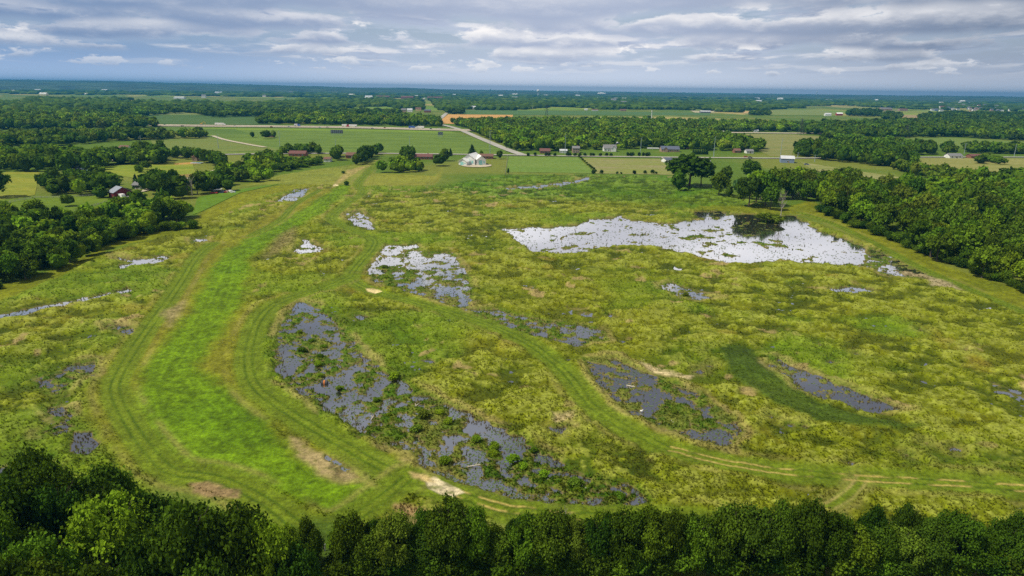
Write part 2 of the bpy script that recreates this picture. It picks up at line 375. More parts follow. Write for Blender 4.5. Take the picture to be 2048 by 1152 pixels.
def ground_fields(P):
    """height and colour of the ground at the points P (n,2)"""
    n = len(P); x = P[:, 0]; y = P[:, 1]; r = np.hypot(x, y)
    wob = (fbm(x, y, 9, 5, 3) - .5) * 5.0
    wobs = (fbm(x, y, 3.0, 8, 3) - .5) * 2.4
    marsh = sst(sdist(P, wp['marsh'], 60) + wob, -4, 4)
    # tussocks
    t1 = fbm(x, y, 3.6, 11, 4, .55); t2 = fbm(x, y, 13, 21, 3); t3 = fbm(x, y, 55, 31, 3); t4 = fbm(x, y, 1.3, 41, 2)
    tus = sst(t1, .40, .60)
    t7 = fbm(x * .8, y * 1.05, 5.2, 181, 3, .55)
    h = marsh * (tus * .48 + sst(t7, .40, .60) * .75 + (t4 - .5) * .26 + (t2 - .5) * .24 - .225)
    def C(a): return np.array(a)[None, :]
    def mix(c, d, f): return c * (1 - f[:, None]) + d * f[:, None]
    field = mix(np.repeat(C((.085, .150, .014)), n, 0), C((.15, .18, .03)), sst(fbm(x, y, 160, 3, 4), .42, .62))
    field = mix(field, mix(field * C((1.5, 1.5, 1.6)), C((.34, .29, .11)), sst(fbm(x, y, 500, 19, 2), .5, .6)), sst(fbm(x, y, 420, 9, 2), .5, .56) * (r > 1700) * (r < 7000))
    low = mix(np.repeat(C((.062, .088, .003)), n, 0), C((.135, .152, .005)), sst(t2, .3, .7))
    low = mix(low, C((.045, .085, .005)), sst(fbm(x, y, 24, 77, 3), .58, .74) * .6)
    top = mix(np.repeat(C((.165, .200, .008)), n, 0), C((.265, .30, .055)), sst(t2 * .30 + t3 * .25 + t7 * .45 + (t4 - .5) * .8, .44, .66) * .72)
    mc = mix(low, top, sst(t1 * .5 + t7 * .5 + (t4 - .5) * .25, .38, .60))  # tips pale by their own dry tone; lows darkened with painted shade
    mc = mix(mc, C((.045, .065, .004)), sst(-t7 + (t4 - .5) * .2, -.43, -.33) * .75)  # dips between mounds darkened further, their shade put into the colour
    mc = mix(mc, C((.23, .17, .03)), sst(fbm(x, y, 14, 91, 3), .70, .82) * .4)
    mc = mix(mc, C((.11, .20, .010)), sst(fbm(x, y, 40, 101, 3), .56, .72) * .6)
    t5 = fbm(x, y, 90, 131, 3); t6 = fbm(x * .8, y * 1.2, 34, 141, 3)
    mc = mix(mc, low * C((.80, 1.12, .9)), sst(t6, .58, .70) * .35)
    mc = mix(mc, C((.17, .18, .010)), sst(t5, .55, .68) * .25)
    far_g = sdist(P, wp['gr'], 60); g = sst(far_g + wob * 2, -12, 14)
    mc = mix(mc, mc * C((.62, .88, .75)), g)
    spots = sst(fbm(x, y, 7, 211, 3), .70, .78) * sst(t3, .4, .6); mc = mix(mc, C((.33, .25, .13)), spots * .7)
    dots = sst(vn(x / 4.6 + t4, y / 5.2, 191), .74, .84) * g * sst(t2, .35, .55)
    mc = mix(mc, C((.028, .055, .008)), dots * .85); h = h + dots * .5 * marsh
    c = mix(field, mc, marsh)
    calm = np.zeros(n)
    fine = (t4 - .5)[:, None]
    def zone(key, colr, soft, flat, wv=1.0, var=.35):
        nonlocal c, h, calm
        sdd = sdist(P, wp[key], 40); f = sst(sdd + wob * wv + wobs, -soft, soft)
        streak = vn(sdd / .9 + wobs * .2, fbm(x, y, 30, 151, 1) * 6, 161) - .5
        cc = np.repeat(C(colr), n, 0) * (1 + var * 2 * fine) * (1 + var * (t2 - .5)[:, None])
        cc = cc * (1 + .34 * streak * (sdd > -3))[:, None]
        cc = mix(cc, cc * C((1.18, 1.05, 1.3)), sst(t3, .45, .75) * .45)
        cc = mix(cc, cc * C((.62, .72, .7)), sst(t6, .55, .68) * .5)
        c = mix(c, cc, f); h = h * (1 - f * flat); calm = np.maximum(calm, f * flat)
        return f
    zone('ml', (.150, .175, .008), 2, .85, .5)
    zone('mr', (.150, .175, .010), 2, .85, .5)
    zone('levee', (.155, .168, .012), 4, .7, 1)
    fb = zone('bright', (.100, .182, .004), 3.2, .30, 1.0, .55)
    fr = zone('reed', (.055, .096, .009), 1.3, .5, .3, .3); h = np.maximum(h, -.2 * fr - .9 * (1 - fr)); h = h + .35 * fr
    zone('ly', (.190, .210, .030), 2, 1, .3, .12); zone('ll', (.180, .210, .032), 3, 1, .3, .12)
    # straw verge round the mown ground
    fb2 = sdist(P, wp['bright'], 40) + wobs
    # ponds
    wet = np.full(n, -1e6)
    for poly, cov, ws in WPOND:
        s = sdist(P, poly, 25) + (fbm(x, y, 4.5, 51, 3) - .5) * (7.0 if cov == .13 else 3.2 if cov > .16 else .9)
        near = s > -8
        if not near.any(): continue
        xs, ys, ss = x[near], y[near], s[near]
        nn = fbm(xs, ys, ws * .8, 61, 5, .68) * .75 + fbm(xs, ys, 18, 71, 2) * .25
        # threshold so that about `cov` of the pond carries plants
        lo = np.quantile(nn, 1 - cov) if cov > 0 else 1
        isl = (nn - lo) * 3.2
        for bp_ in WBUSH:
            q = (xs - bp_[0]) ** 2 + (ys - bp_[1]) ** 2
            isl = isl + .55 * np.exp(-q / 3.2)
        pd = WATER_Z + np.clip(isl, -.35, .45) + np.clip(-(ss - .6) * .22, 0, .5)
        f = sst(ss, -1.9, .7)
        hn = h[near]; h[near] = hn * (1 - f) + np.minimum(pd, .5) * f
        veg = mix(np.repeat(C((.045, .105, .006)), near.sum(), 0), C((.12, .16, .02)), sst(t4[near], .4, .7))
        veg = mix(veg, C((.17, .17, .05)), sst(t2[near], .5, .8) * .6)
        cn = mix(c[near], veg, f * .85)
        mud = sst(-(h[near] - WATER_Z), -.20, -.03) * sst(ss, -3, 0)
        cn = mix(cn, np.repeat(C((.17, .125, .07)), near.sum(), 0), mud * .75)
        rim = np.exp(-((ss + 1.6) / 1.1) ** 2) * sst(t2[near], .35, .6)
        cn = mix(cn, np.repeat(C((.32, .26, .12)), near.sum(), 0), rim * (.5 if cov >= .2 else .15))
        c[near] = cn; wet[near] = np.maximum(wet[near], ss)
    # paths
    for line, hw, s in WPATH:
        d = -sdist(P, line, 14, closed=False)
        nearp = d < 13
        if not nearp.any(): continue
        f = 1 - sst(d + wobs * .3, hw * .8, hw * 1.3)
        cc = np.repeat(C((.115, .170, .010)), n, 0) * (1 + .6 * fine)
        c = mix(c, cc, f * .9); h = h * (1 - f) + f * np.maximum(h, .05) * .3; calm = np.maximum(calm, f)
        verge = np.exp(-((d - hw * 1.5) / .9) ** 2) * sst(t2, .35, .65)
        c = mix(c, C((.22, .21, .06)), verge * .6)
        for o in (-.95, .95):
            dr = -sdist(P, offset_line(line, o), 14, closed=False)
            g = np.exp(-(dr / .36) ** 2) * (.6 + .4 * sst(fbm(x, y, 8, 171, 3), .35, .55))
            c = mix(c, C((.30, .26, .10)) if s else C((.042, .088, .003)), g * (.8 if s else .75)); h = h - g * .06
        g = np.exp(-(d / .5) ** 2) * (1 - s); c = mix(c, C((.14, .20, .012)), g * .5)
    for line in WRUT:
        for o in (-.95, .95):
            dr = -sdist(P, offset_line(line, o), 14, closed=False)
            g = np.exp(-(dr / .26) ** 2) * sst(fbm(x, y, 4, 121, 3), .36, .56)
            c = mix(c, C((.50, .38, .14)), g * .8)
    for poly, colr, soft in WPATCH:
        s = sdist(P, poly, 15) + wobs * min(1, soft)
        f = sst(s, -soft, soft) * (.45 + .55 * sst(t4 * .5 + t1 * .5, .30, .48))
        if not (f > 0).any(): continue
        c = mix(c, np.repeat(C(colr), n, 0) * (1 + .9 * fine), f); h = h * (1 - f) + f * .05
    fade = 1 - sst(r, 620, 1000); h = h * fade
    h = np.where(marsh > .3, h, np.maximum(h, WATER_Z + .12))
    return h, np.clip(c * np.array([[1.03, 1.0, .85]]), .001, .9), marsh, calm, wet

# ---------------------------------------------------------------- ground sheet
dep = np.concatenate([np.array([80, 70, 60, 52, 46, 43.0]), np.arange(42, 5, -.066), np.arange(5, .35, -.05), [.28, .2, .14, .1, .075]])
rr = H / np.tan(np.radians(dep))
azf = np.arange(-42, 42.01, .066)
azc = np.concatenate([np.arange(-180, -43, 3.0), np.array([-42.6]), azf, np.array([42.6]), np.arange(44, 180, 3.0)])
A, RR = np.meshgrid(np.radians(azc), rr)
P = np.stack([np.sin(A) * RR, np.cos(A) * RR], -1).reshape(-1, 2)
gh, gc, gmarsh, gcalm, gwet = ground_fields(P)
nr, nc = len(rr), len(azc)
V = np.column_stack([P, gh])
V = np.vstack([V, [[0, 0, 0]]])
i0 = (np.arange(nr - 1)[:, None] * nc + np.arange(nc)[None, :]); i1 = (np.arange(nr - 1)[:, None] * nc + (np.arange(nc)[None, :] + 1) % nc)
Q = np.stack([i0, i1, i1 + nc, i0 + nc], -1).reshape(-1, 4)
cap = np.array([[j, len(V) - 1, (j + 1) % nc, (j + 1) % nc] for j in range(0)], dtype=np.int64).reshape(-1, 4)

gm = bpy.data.materials.new('grassland'); gm.use_nodes = True
t = gm.node_tree; b = t.nodes['Principled BSDF']; b.inputs['Roughness'].default_value = .9; b.inputs['Specular IOR Level'].default_value = .12
a = t.nodes.new('ShaderNodeVertexColor'); a.layer_name = 'Col'
tcn = t.nodes.new('ShaderNodeTexCoord')
def gnoise(s, d=5, r=.6):
    n = t.nodes.new('ShaderNodeTexNoise'); n.inputs['Scale'].default_value = s; n.inputs['Detail'].default_value = d; n.inputs['Roughness'].default_value = r
    t.links.new(tcn.outputs['Object'], n.inputs['Vector']); return n.outputs['Fac']
def gmap(v, a0, a1, b0, b1):
    n = t.nodes.new('ShaderNodeMapRange'); t.links.new(v, n.inputs[0])
    for i, q in enumerate((a0, a1, b0, b1)): n.inputs[i + 1].default_value = q
    return n.outputs[0]
n1 = gmap(gnoise(1.4), .3, .7, .60, 1.40)
n2 = gmap(gnoise(.16, 4), .3, .7, .82, 1.18)
mm = t.nodes.new('ShaderNodeMath'); mm.operation = 'MULTIPLY'; t.links.new(n1, mm.inputs[0]); t.links.new(n2, mm.inputs[1])
vm = t.nodes.new('ShaderNodeVectorMath'); vm.operation = 'SCALE'; t.links.new(a.outputs[0], vm.inputs[0]); t.links.new(mm.outputs[0], vm.inputs['Scale'])
t.links.new(vm.outputs[0], b.inputs['Base Color'])
bp = t.nodes.new('ShaderNodeBump'); bp.inputs['Strength'].default_value = .9; bp.inputs['Distance'].default_value = .25
t.links.new(gnoise(2.2, 6, .7), bp.inputs['Height']); t.links.new(bp.outputs[0], b.inputs['Normal'])
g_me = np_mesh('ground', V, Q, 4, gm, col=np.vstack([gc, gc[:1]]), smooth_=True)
tag(link('ground', g_me), kind='structure')

# water under the marsh
wm = bpy.data.materials.new('marsh_water'); wm.use_nodes = True
b = wm.node_tree.nodes['Principled BSDF']
b.inputs['Base Color'].default_value = (.030, .030, .026, 1); b.inputs['Roughness'].default_value = .04
b.inputs['IOR'].default_value = 4.0; b.inputs['Specular IOR Level'].default_value = .5
t = wm.node_tree; tcn = t.nodes.new('ShaderNodeTexCoord')
n = t.nodes.new('ShaderNodeTexNoise'); n.inputs['Scale'].default_value = 1.2; n.inputs['Detail'].default_value = 4
t.links.new(tcn.outputs['Object'], n.inputs['Vector'])
bp = t.nodes.new('ShaderNodeBump'); bp.inputs['Strength'].default_value = .06; bp.inputs['Distance'].default_value = .05
t.links.new(n.outputs['Fac'], bp.inputs['Height']); t.links.new(bp.outputs[0], b.inputs['Normal'])
gl = t.nodes.new('ShaderNodeBsdfGlossy'); gl.inputs['Roughness'].default_value = .06; gl.inputs['Color'].default_value = (.9, .9, .92, 1)
t.links.new(bp.outputs[0], gl.inputs['Normal'])
mxs = t.nodes.new('ShaderNodeMixShader'); mxs.inputs[0].default_value = .32
t.links.new(b.outputs[0], mxs.inputs[1]); t.links.new(gl.outputs[0], mxs.inputs[2])
t.links.new(mxs.outputs[0], [q for q in t.nodes if q.type == 'OUTPUT_MATERIAL'][0].inputs['Surface'])
wpts = [tuple(p) for p in wp['marsh']]
me = bpy.data.meshes.new('water'); me.from_pydata([(p[0], p[1], WATER_Z) for p in wpts], [], [list(range(len(wpts)))]); me.materials.append(wm)
tag(link('water', me), kind='structure')

# ---------------------------------------------------------------- foliage
def leaf_mat(name, base, trans=.25):
    m = bpy.data.materials.new(name); m.use_nodes = True; t = m.node_tree
    t.nodes.clear()
    out = t.nodes.new('ShaderNodeOutputMaterial')
    d = t.nodes.new('ShaderNodeBsdfDiffuse'); tr = t.nodes.new('ShaderNodeBsdfTranslucent'); mx = t.nodes.new('ShaderNodeMixShader')
    oi = t.nodes.new('ShaderNodeObjectInfo'); vc = t.nodes.new('ShaderNodeVertexColor'); vc.layer_name = 'Col'
    m1 = t.nodes.new('ShaderNodeMix'); m1.data_type = 'RGBA'; m1.blend_type = 'MULTIPLY'; m1.inputs[0].default_value = 1
    t.links.new(oi.outputs['Color'], m1.inputs[6]); t.links.new(vc.outputs[0], m1.inputs[7])
    m2 = t.nodes.new('ShaderNodeMix'); m2.data_type = 'RGBA'; m2.blend_type = 'MULTIPLY'; m2.inputs[0].default_value = 1
    t.links.new(m1.outputs[2], m2.inputs[6]); m2.inputs[7].default_value = (*base, 1)
    t.links.new(m2.outputs[2], d.inputs[0]); t.links.new(m2.outputs[2], tr.inputs[0])
    mx.inputs[0].default_value = trans
    t.links.new(d.outputs[0], mx.inputs[1]); t.links.new(tr.outputs[0], mx.inputs[2]); t.links.new(mx.outputs[0], out.inputs[0])
    return m
LEAF = leaf_mat('leaves', (1, 1, 1))
BARK = pmat('bark', (.12, .095, .07), .9, .5, 3)
DEAD = pmat('dead_wood', (.36, .33, .28), .9, .3, 3)

def ico(sub):
    import bmesh
    bm = bmesh.new(); bmesh.ops.create_icosphere(bm, subdivisions=sub, radius=1)
    v = np.array([q.co[:] for q in bm.verts]); f = np.array([[q.index for q in p.verts] for p in bm.faces]); bm.free()
    return v, f
ICO1, ICO2 = ico(1), ico(2)
rng = np.random.default_rng(5)

def crown_arrays(seed, n, size, kind='round', fill=True):
    """unit crown: total tree height 1, width 1; returns quads (verts, faces) and tint"""
    g = np.random.default_rng(seed)
    if kind == 'round': zc0, rz, nl, lr = .55, .45, 34, (.065, .19)
    elif kind == 'oval': zc0, rz, nl, lr = .52, .49, 32, (.06, .18)
    elif kind == 'bush': zc0, rz, nl, lr = .45, .45, 8, (.20, .32)
    elif kind == 'cone': zc0, rz, nl, lr = .5, .5, 16, (.1, .2)
    cs, rs = [], []
    for i in range(nl):
        if kind == 'cone':
            z = .1 + .85 * (i / nl); w = .42 * (1 - z) + .03
            a = g.uniform(0, 6.28); cs.append([math.cos(a) * w * .35, math.sin(a) * w * .35, z]); rs.append(w * .85 + .05)
        else:
            d = g.normal(size=3); d /= np.linalg.norm(d); d[2] = abs(d[2]) * 1.0 - .25 if g.random() < .8 else d[2]
            k = g.uniform(.55, 1) ** .5
            r = g.uniform(*lr)
            cs.append([d[0] * k * (.5 - r * .8), d[1] * k * (.5 - r * .8), zc0 + d[2] * k * (rz - r * .7)]); rs.append(r)
    cs = np.array(cs); rs = np.array(rs)
    if kind in ('round', 'oval'): cs[:, 0] *= g.uniform(.8, 1.15); cs[:, 0] += (cs[:, 2] - .5) * g.uniform(-.15, .15); cs[:, 2] *= g.uniform(.9, 1.06, nl)
    w = rs ** 2; li = g.choice(nl, n, p=w / w.sum())
    d = g.normal(size=(n, 3)); d[:, 2] = np.where((d[:, 2] < -.3) & (g.random(n) < .7), -d[:, 2], d[:, 2]); d /= np.linalg.norm(d, axis=1)[:, None]
    rad = rs[li] * np.where(g.random(n) < .16, g.uniform(1.05, 1.45, n), g.uniform(.74, 1.12, n))
    sz = np.array([1, 1, 1.0 if kind != 'cone' else .8])
    c = cs[li] + d * rad[:, None] * sz
    nrm = d * .7 + g.normal(size=(n, 3)) * .75; nrm[:, 2] += .3; nrm /= np.linalg.norm(nrm, axis=1)[:, None]
    u = np.cross(nrm, g.normal(size=(n, 3))); u /= np.linalg.norm(u, axis=1)[:, None]; v = np.cross(nrm, u)
    s = size * g.uniform(.5, 1.35, n)[:, None]
    V = np.stack([c - u * s - v * s * .7, c + u * s * .8 - v * s, c + u * s + v * s * .8, c - u * s * .7 + v * s], 1).reshape(-1, 3)
    F_ = np.arange(4 * n).reshape(-1, 4)
    tint = np.repeat(g.uniform(.80, 1.20, n) * (0.68 + .64 * g.random(nl))[li], 4)
    if fill:
        iv, if_ = ICO1
        for k in range(nl):
            q = iv * rs[k] * .66 + cs[k]; b0 = len(V)
            V = np.vstack([V, q]); F_ = np.vstack([F_, np.column_stack([if_, if_[:, 2]]) + b0]) if False else F_
            tri = if_ + b0
            extra = np.column_stack([tri, tri[:, 2]])
            FILL.append(extra); tint = np.concatenate([tint, np.full(len(q), .75)])
    return V, F_, tint
FILL = []
def crown_mesh(name, seed, n, size, kind):
    FILL.clear()
    V, Fq, tint = crown_arrays(seed, n, size, kind)
    me = bpy.data.meshes.new(name)
    tris = [list(map(int, r[:3])) for e in FILL for r in e]
    # mixed quads and triangles
    loops = np.concatenate([Fq.ravel(), np.array(tris, dtype=np.int64).ravel()])
    me.vertices.add(len(V)); me.vertices.foreach_set('co', V.astype(np.float32).ravel())
    me.loops.add(len(loops)); me.loops.foreach_set('vertex_index', loops.astype(np.int32))
    st = np.concatenate([np.arange(len(Fq)) * 4, len(Fq) * 4 + np.arange(len(tris)) * 3]).astype(np.int32)
    me.polygons.add(len(st)); me.polygons.foreach_set('loop_start', st); me.update(calc_edges=True)
    a = me.color_attributes.new('Col', 'FLOAT_COLOR', 'POINT')
    c = np.ones((len(V), 4), dtype=np.float32); c[:, :3] = tint[:, None]; a.data.foreach_set('color', c.ravel())
    me.materials.append(LEAF); return me
def trunk_mesh(name, seed, mat=BARK, bare=False):
    g = random.Random(seed); mb = MB()
    p = Vector((0, 0, 0)); r = .028
    for i in range(4):
        q = p + Vector((g.uniform(-.02, .02), g.uniform(-.02, .02), .16)); mb.tube(p, q, r, r * .8, 7); p = q; r *= .8
        if i:
            for k in range(2 if not bare else 4):
                a = g.uniform(0, 6.28); l = g.uniform(.2, .32)
                e = p + Vector((math.cos(a) * l * .8, math.sin(a) * l * .8, l * .75)); mb.tube(p, e, r * .55, r * .2, 5)
                if bare:
                    for m in range(5):
                        a2 = a + g.uniform(-1, 1); s = p.lerp(e, g.uniform(.3, 1)); l2 = g.uniform(.08, .18)
                        mb.tube(s, s + Vector((math.cos(a2) * l2 * .7, math.sin(a2) * l2 * .7, l2)), r * .22, r * .08, 4)
    mb.tube(p, p + Vector((0, 0, .2)), r, r * .3, 6)
    return mb.mesh(name, mat)
CR0 = [crown_mesh('crown', 100 + i, 8000, .0145, k) for i, k in enumerate(('round', 'round', 'oval', 'oval', 'round', 'oval'))]
CR1 = [crown_mesh('crown', 200 + i, 1500, .030, k) for i, k in enumerate(('round', 'round', 'oval', 'oval', 'round', 'oval'))]
CB = [crown_mesh('crown', 300 + i, 1100, .045, 'bush') for i in range(4)]
CBN = [crown_mesh('crown', 350 + i, 3000, .026, 'bush') for i in range(3)]
CC = [crown_mesh('crown', 400 + i, 1300, .030, 'cone') for i in range(2)]
TR = [trunk_mesh('trunk', i) for i in range(4)]
TB = [trunk_mesh('limbs', 50 + i, DEAD, True) for i in range(3)]

SHADES = {'dark': (.062, .112, .010), 'mid': (.092, .160, .012), 'lime': (.150, .235, .014), 'olive': (.112, .165, .018), 'blue': (.06, .11, .04), 'fir': (.038, .078, .020), 'deep': (.042, .085, .009)}
TREES = []   # (x, y, height, width, shade, kind, label, group)
def shade(s):
    c = SHADES[s]; k = random.uniform(.72, 1.38); q = random.uniform(.80, 1.06)
    return (c[0] * k * q * 1.06, c[1] * k, c[2] * k * .85)
def wood(poly, spacing, hr, wr, shades, label, group, kind='tree', jitter=.42):
    Pw = world_poly(poly); lo = Pw.min(0); hi = Pw.max(0)
    xs = np.arange(lo[0], hi[0] + spacing, spacing); ys = np.arange(lo[1], hi[1] + spacing, spacing * .9)
    g = np.array([(a + (spacing / 2 if j % 2 else 0), b_) for j, b_ in enumerate(ys) for a in xs])
    g = g + rng.uniform(-1, 1, g.shape) * spacing * jitter
    g = g[sdist(g, Pw, 1) > 0]
    for p in g:
        kz = random.choice((.72, .9, 1, 1, 1.1, 1.22)); TREES.append((p[0], p[1], random.uniform(*hr) * kz, random.uniform(*wr) * random.uniform(.8, 1.1) * kz ** .5, random.choice(shades), kind, label, group))
def one(px, py, hpx, wpx, sh, kind, label, group=None):
    m = m_per_px(px, py); p = at(px, py)
    TREES.append((p.x, p.y, hpx * m / math.cos(math.atan2(H, math.hypot(p.x, p.y))), wpx * m, sh, kind, label, group))

# --- foreground
wood([(-260,1150),(-100,1125),(0,1108),(110,1085),(225,1062),(290,1098),(400,1120),(490,1150),(600,1180),(625,1210),(600,1420),(-500,1420)], 6.0, (14, 18.5), (8, 12), ['dark', 'dark', 'deep', 'mid', 'lime'],
     'dark leafy tree packed into the thick grove at the bottom left corner', 'trees of the grove in the bottom left corner')
for i, (x, top) in enumerate([(700,1035),(745,1050),(790,1045),(840,1065),(900,1010),(945,1015),(1000,1052),(1050,1045),(1095,1020),(1150,1050),(1200,1040),(1248,1008),(1300,1035),(1335,998),(1385,1035),(1415,1040),(1455,988),(1500,1030),(1545,1002),(1600,1010),(1650,1030),(1700,1040),(1745,1055),(1800,1040),(1850,1048),(1900,1030),(1950,1055),(2000,1045),(2050,1040),(2110,1040)]):
    one(x, 1142 + (i % 3) * 3, (1142 - top) * (1.0, .84, 1.08, .9, 1.0)[i % 5] + 6, 74 + (i * 37 % 30), ['mid', 'dark', 'olive', 'deep', 'dark', 'mid', 'dark'][i % 7] if top > 1012 else 'dark', 'tree', 'leafy tree in the row along the bottom edge of the picture', 'trees of the row along the bottom edge')
for i in range(30):
    one(690 + i * 49 + random.uniform(-12, 12), 1120 - random.uniform(0, 16), random.uniform(40, 84), random.uniform(50, 84), random.choice(['mid', 'mid', 'olive', 'dark', 'dark']), 'tree', 'low leafy tree on the marsh side of the bottom row', 'low trees at the front of the bottom row')
for i in range(46):
    one(672 + i * 31 + random.uniform(-8, 8), 1150 + random.uniform(-8, 4), random.uniform(40, 72), random.uniform(62, 84), random.choice(['mid', 'dark', 'dark', 'deep']), 'thicket', 'leafy shrub filling the foot of the bottom tree row', 'shrubs at the foot of the bottom row')
one(1130, 1052, 38, 40, 'mid', 'dead', 'small bare grey tree beside the bend of the wheel track')
one(1760, 1118, 70, 56, 'mid', 'dead', 'bare grey tree poking out of the bottom row toward the right')
one(720, 1128, 76, 60, 'mid', 'dead', 'bare grey tree at the left end of the bottom row')
one(622, 1152, 112, 62, 'mid', 'tree', 'tall green tree at the right end of the bottom left grove'); one(572, 1142, 84, 64, 'lime', 'tree', 'yellow green tree near the right end of the bottom left grove')
for i in range(15): one(770 + i * 88 + random.uniform(-25, 25), 1130 + random.uniform(-6, 6), random.uniform(80, 125), random.uniform(46, 66), random.choice(['mid', 'dark', 'dark', 'deep']), 'tree', 'slimmer leafy tree standing within the bottom row', 'slimmer trees within the bottom row')
one(330, 1120, 60, 60, 'mid', 'dead', 'bare grey tree inside the bottom left grove')
# --- left wood
wood([(-90,432),(40,438),(110,442),(165,450),(215,440),(255,422),(300,415),(372,428),(386,440),(330,462),(262,478),(195,506),(110,545),(0,575),(-120,605)], 7.8, (7.5, 11.5), (7.5, 11), ['dark', 'deep', 'mid', 'mid', 'mid', 'lime'],
     'dark green tree in the dense wood at the left edge beside the marsh', 'trees of the dense wood at the left edge')
for x, y, h, w in ((160, 522, 40, 30), (192, 508, 42, 32), (128, 535, 36, 28), (300, 462, 44, 30), (255, 478, 40, 34)):
    one(x, y, h, w, 'lime', 'tree', 'bright green young tree at the front of the left wood', 'bright young trees fronting the left wood')
# --- right wood
wood([(1612,402),(1650,420),(1705,446),(1800,488),(1900,537),(2000,568),(2120,602),(2250,600),(2250,420),(2048,398),(1900,393),(1760,386),(1640,378)], 9.0, (12, 17), (9.5, 15), ['dark', 'mid', 'olive', 'mid', 'deep', 'mid', 'lime'],
     'green tree in the big wood along the right side of the marsh', 'trees of the big wood on the right')
for x, y, h in ((1845, 455, 75), (1922, 470, 70), (2035, 480, 60)):
    one(x, y, h, 55, 'olive', 'tree', 'pale thin-leaved tree standing in the big right-hand wood', 'pale trees in the right-hand wood')
# --- trees by the bright pond
one(1378, 374, 70, 103, 'dark', 'tree', 'huge spreading dark tree standing alone on the far side of the marsh')
one(1402, 372, 48, 53, 'dark', 'tree', 'dark tree touching the right side of the huge spreading tree')
one(1357, 382, 40, 32, 'dark', 'tree', 'narrow dark tree just in front of the huge spreading tree')
one(1437, 392, 50, 45, 'mid', 'tree', 'slender tree right of the huge spreading tree with bare lower trunk')
one(1450, 375, 46, 34, 'dark', 'tree', 'dark tree behind the slender tree right of the huge one')
one(1457, 396, 28, 16, 'dark', 'tree', 'small narrow dark tree between slender tree and pond grove')
one(1472, 383, 26, 17, 'blue', 'tree', 'small bluish dark tree left of the pond grove')
one(1500, 355, 38, 48, 'mid', 'tree', 'round green tree behind the left end of the pond grove')
one(1497, 414, 66, 61, 'deep', 'tree', 'tall very dark tree at the left end of the pond grove')
one(1512, 408, 72, 53, 'lime', 'tree', 'bright topped tree behind the very dark tree of the pond grove')
one(1530, 412, 72, 55, 'dark', 'tree', 'dark tree near the bare grey tree in the pond grove')
one(1548, 398, 66, 53, 'mid', 'tree', 'bare-trunked leafy tree in the middle of the pond grove')
one(1572, 392, 60, 53, 'mid', 'tree', 'open leafy tree right of the bare grey tree')
one(1597, 388, 58, 55, 'lime', 'tree', 'light green open tree at the right part of the pond grove')
one(1560, 436, 58, 34, 'mid', 'dead', 'tall bare grey tree standing at the far edge of the bright pond')
for x, y, h, w, sh in ((1520,400,58,50,'mid'),(1540,420,50,40,'dark'),(1584,398,50,44,'mid'),(1608,392,52,46,'olive'),(1486,398,46,36,'dark')): one(x, y, h, w, sh, 'tree', 'leafy tree crowding the pond grove behind the bare grey tree', 'crowded trees of the pond grove')
for k in range(34):
    t_ = k / 33; one(1640 + 420 * t_ + random.uniform(-6, 6), 424 + 162 * t_ + random.uniform(-3, 3), random.uniform(16, 28), random.uniform(24, 38), random.choice(['dark', 'mid', 'deep', 'mid']), 'thicket', 'leafy shrub at the foot of the big right-hand wood', 'shrubs fronting the right-hand wood')
for k in range(22):
    t_ = k / 21; one(-5 + 390 * t_ + random.uniform(-5, 5), 575 - 118 * t_ - 25 * math.sin(t_ * 3.1) + random.uniform(-3, 3), random.uniform(14, 24), random.uniform(22, 34), random.choice(['dark', 'mid', 'lime', 'mid']), 'thicket', 'leafy shrub at the foot of the left wood', 'shrubs fronting the left wood')
wood([(1605,392),(1640,402),(1700,415),(1715,392),(1660,372),(1620,375)], 9.5, (13, 17), (10, 13), ['dark', 'mid', 'olive'], 'tree at the left tip of the big right-hand wood', 'trees at the left tip of the right-hand wood')
one(1770, 392, 40, 60, 'dark', 'tree', 'large round dark tree at the back of the right-hand wood')
wood([(1588,312),(1640,320),(1740,332),(1828,337),(1826,314),(1760,303),(1700,297),(1605,298)], 11, (12, 17), (11, 15), ['dark', 'deep', 'dark', 'mid'], 'dark tree in the block of woodland behind the pond grove', 'trees of the woodland block behind the pond grove')
wood([(1790,334),(1870,348),(1965,364),(1945,370),(1860,358),(1785,342)], 9, (6, 11), (7, 11), ['dark', 'mid', 'olive'], 'low tree of the hedge between two fields at the right', 'hedge trees at the right')
wood([(1915,372),(2100,352),(2150,400),(1930,394)], 12, (10, 14), (10, 14), ['dark', 'mid'], 'dark tree at the back of the right edge wood', 'trees at the back right edge')
for i in range(9): one(1386 + i * 3.6, 309, 11, 5, 'fir', 'cone', 'slim tree in the short row beside the wide brick house', 'row of slim trees by the brick house')
# --- left farmland
GL = 'trees round the farmyards on the left'; LL = 'leafy tree around the farmyards on the left'
wood([(68,388),(120,392),(230,384),(248,372),(200,362),(90,368)], 10, (9, 13), (9, 13), ['dark', 'deep', 'dark'], 'dark tree in the row left of the red barn', 'dark trees left of the red barn')
wood([(290,388),(345,402),(372,402),(382,388),(350,368),(296,370)], 10, (10, 14), (10, 13), ['dark', 'deep', 'dark'], 'dark tree in the clump right of the red barn', 'dark trees right of the red barn')
wood([(398,388),(420,390),(470,368),(552,362),(545,350),(500,340),(440,350),(395,366)], 9, (7, 12), (8, 12), ['mid', 'lime', 'dark'], 'green tree in the belt between barnyard and mown grass', 'trees of the belt right of the farmyard')
wood([(490,338),(560,347),(560,322),(500,322)], 9, (8, 12), (8, 12), ['mid', 'dark', 'lime'], 'tree in the belt left of the long maroon roofed house', 'trees left of the maroon roofed house')
wood([(560,346),(640,330),(640,322),(562,324)], 7, (4, 6.5), (7, 10), ['mid', 'dark', 'dark'], 'low tree in front of the long maroon roofed house', 'low trees before the maroon roofed house')
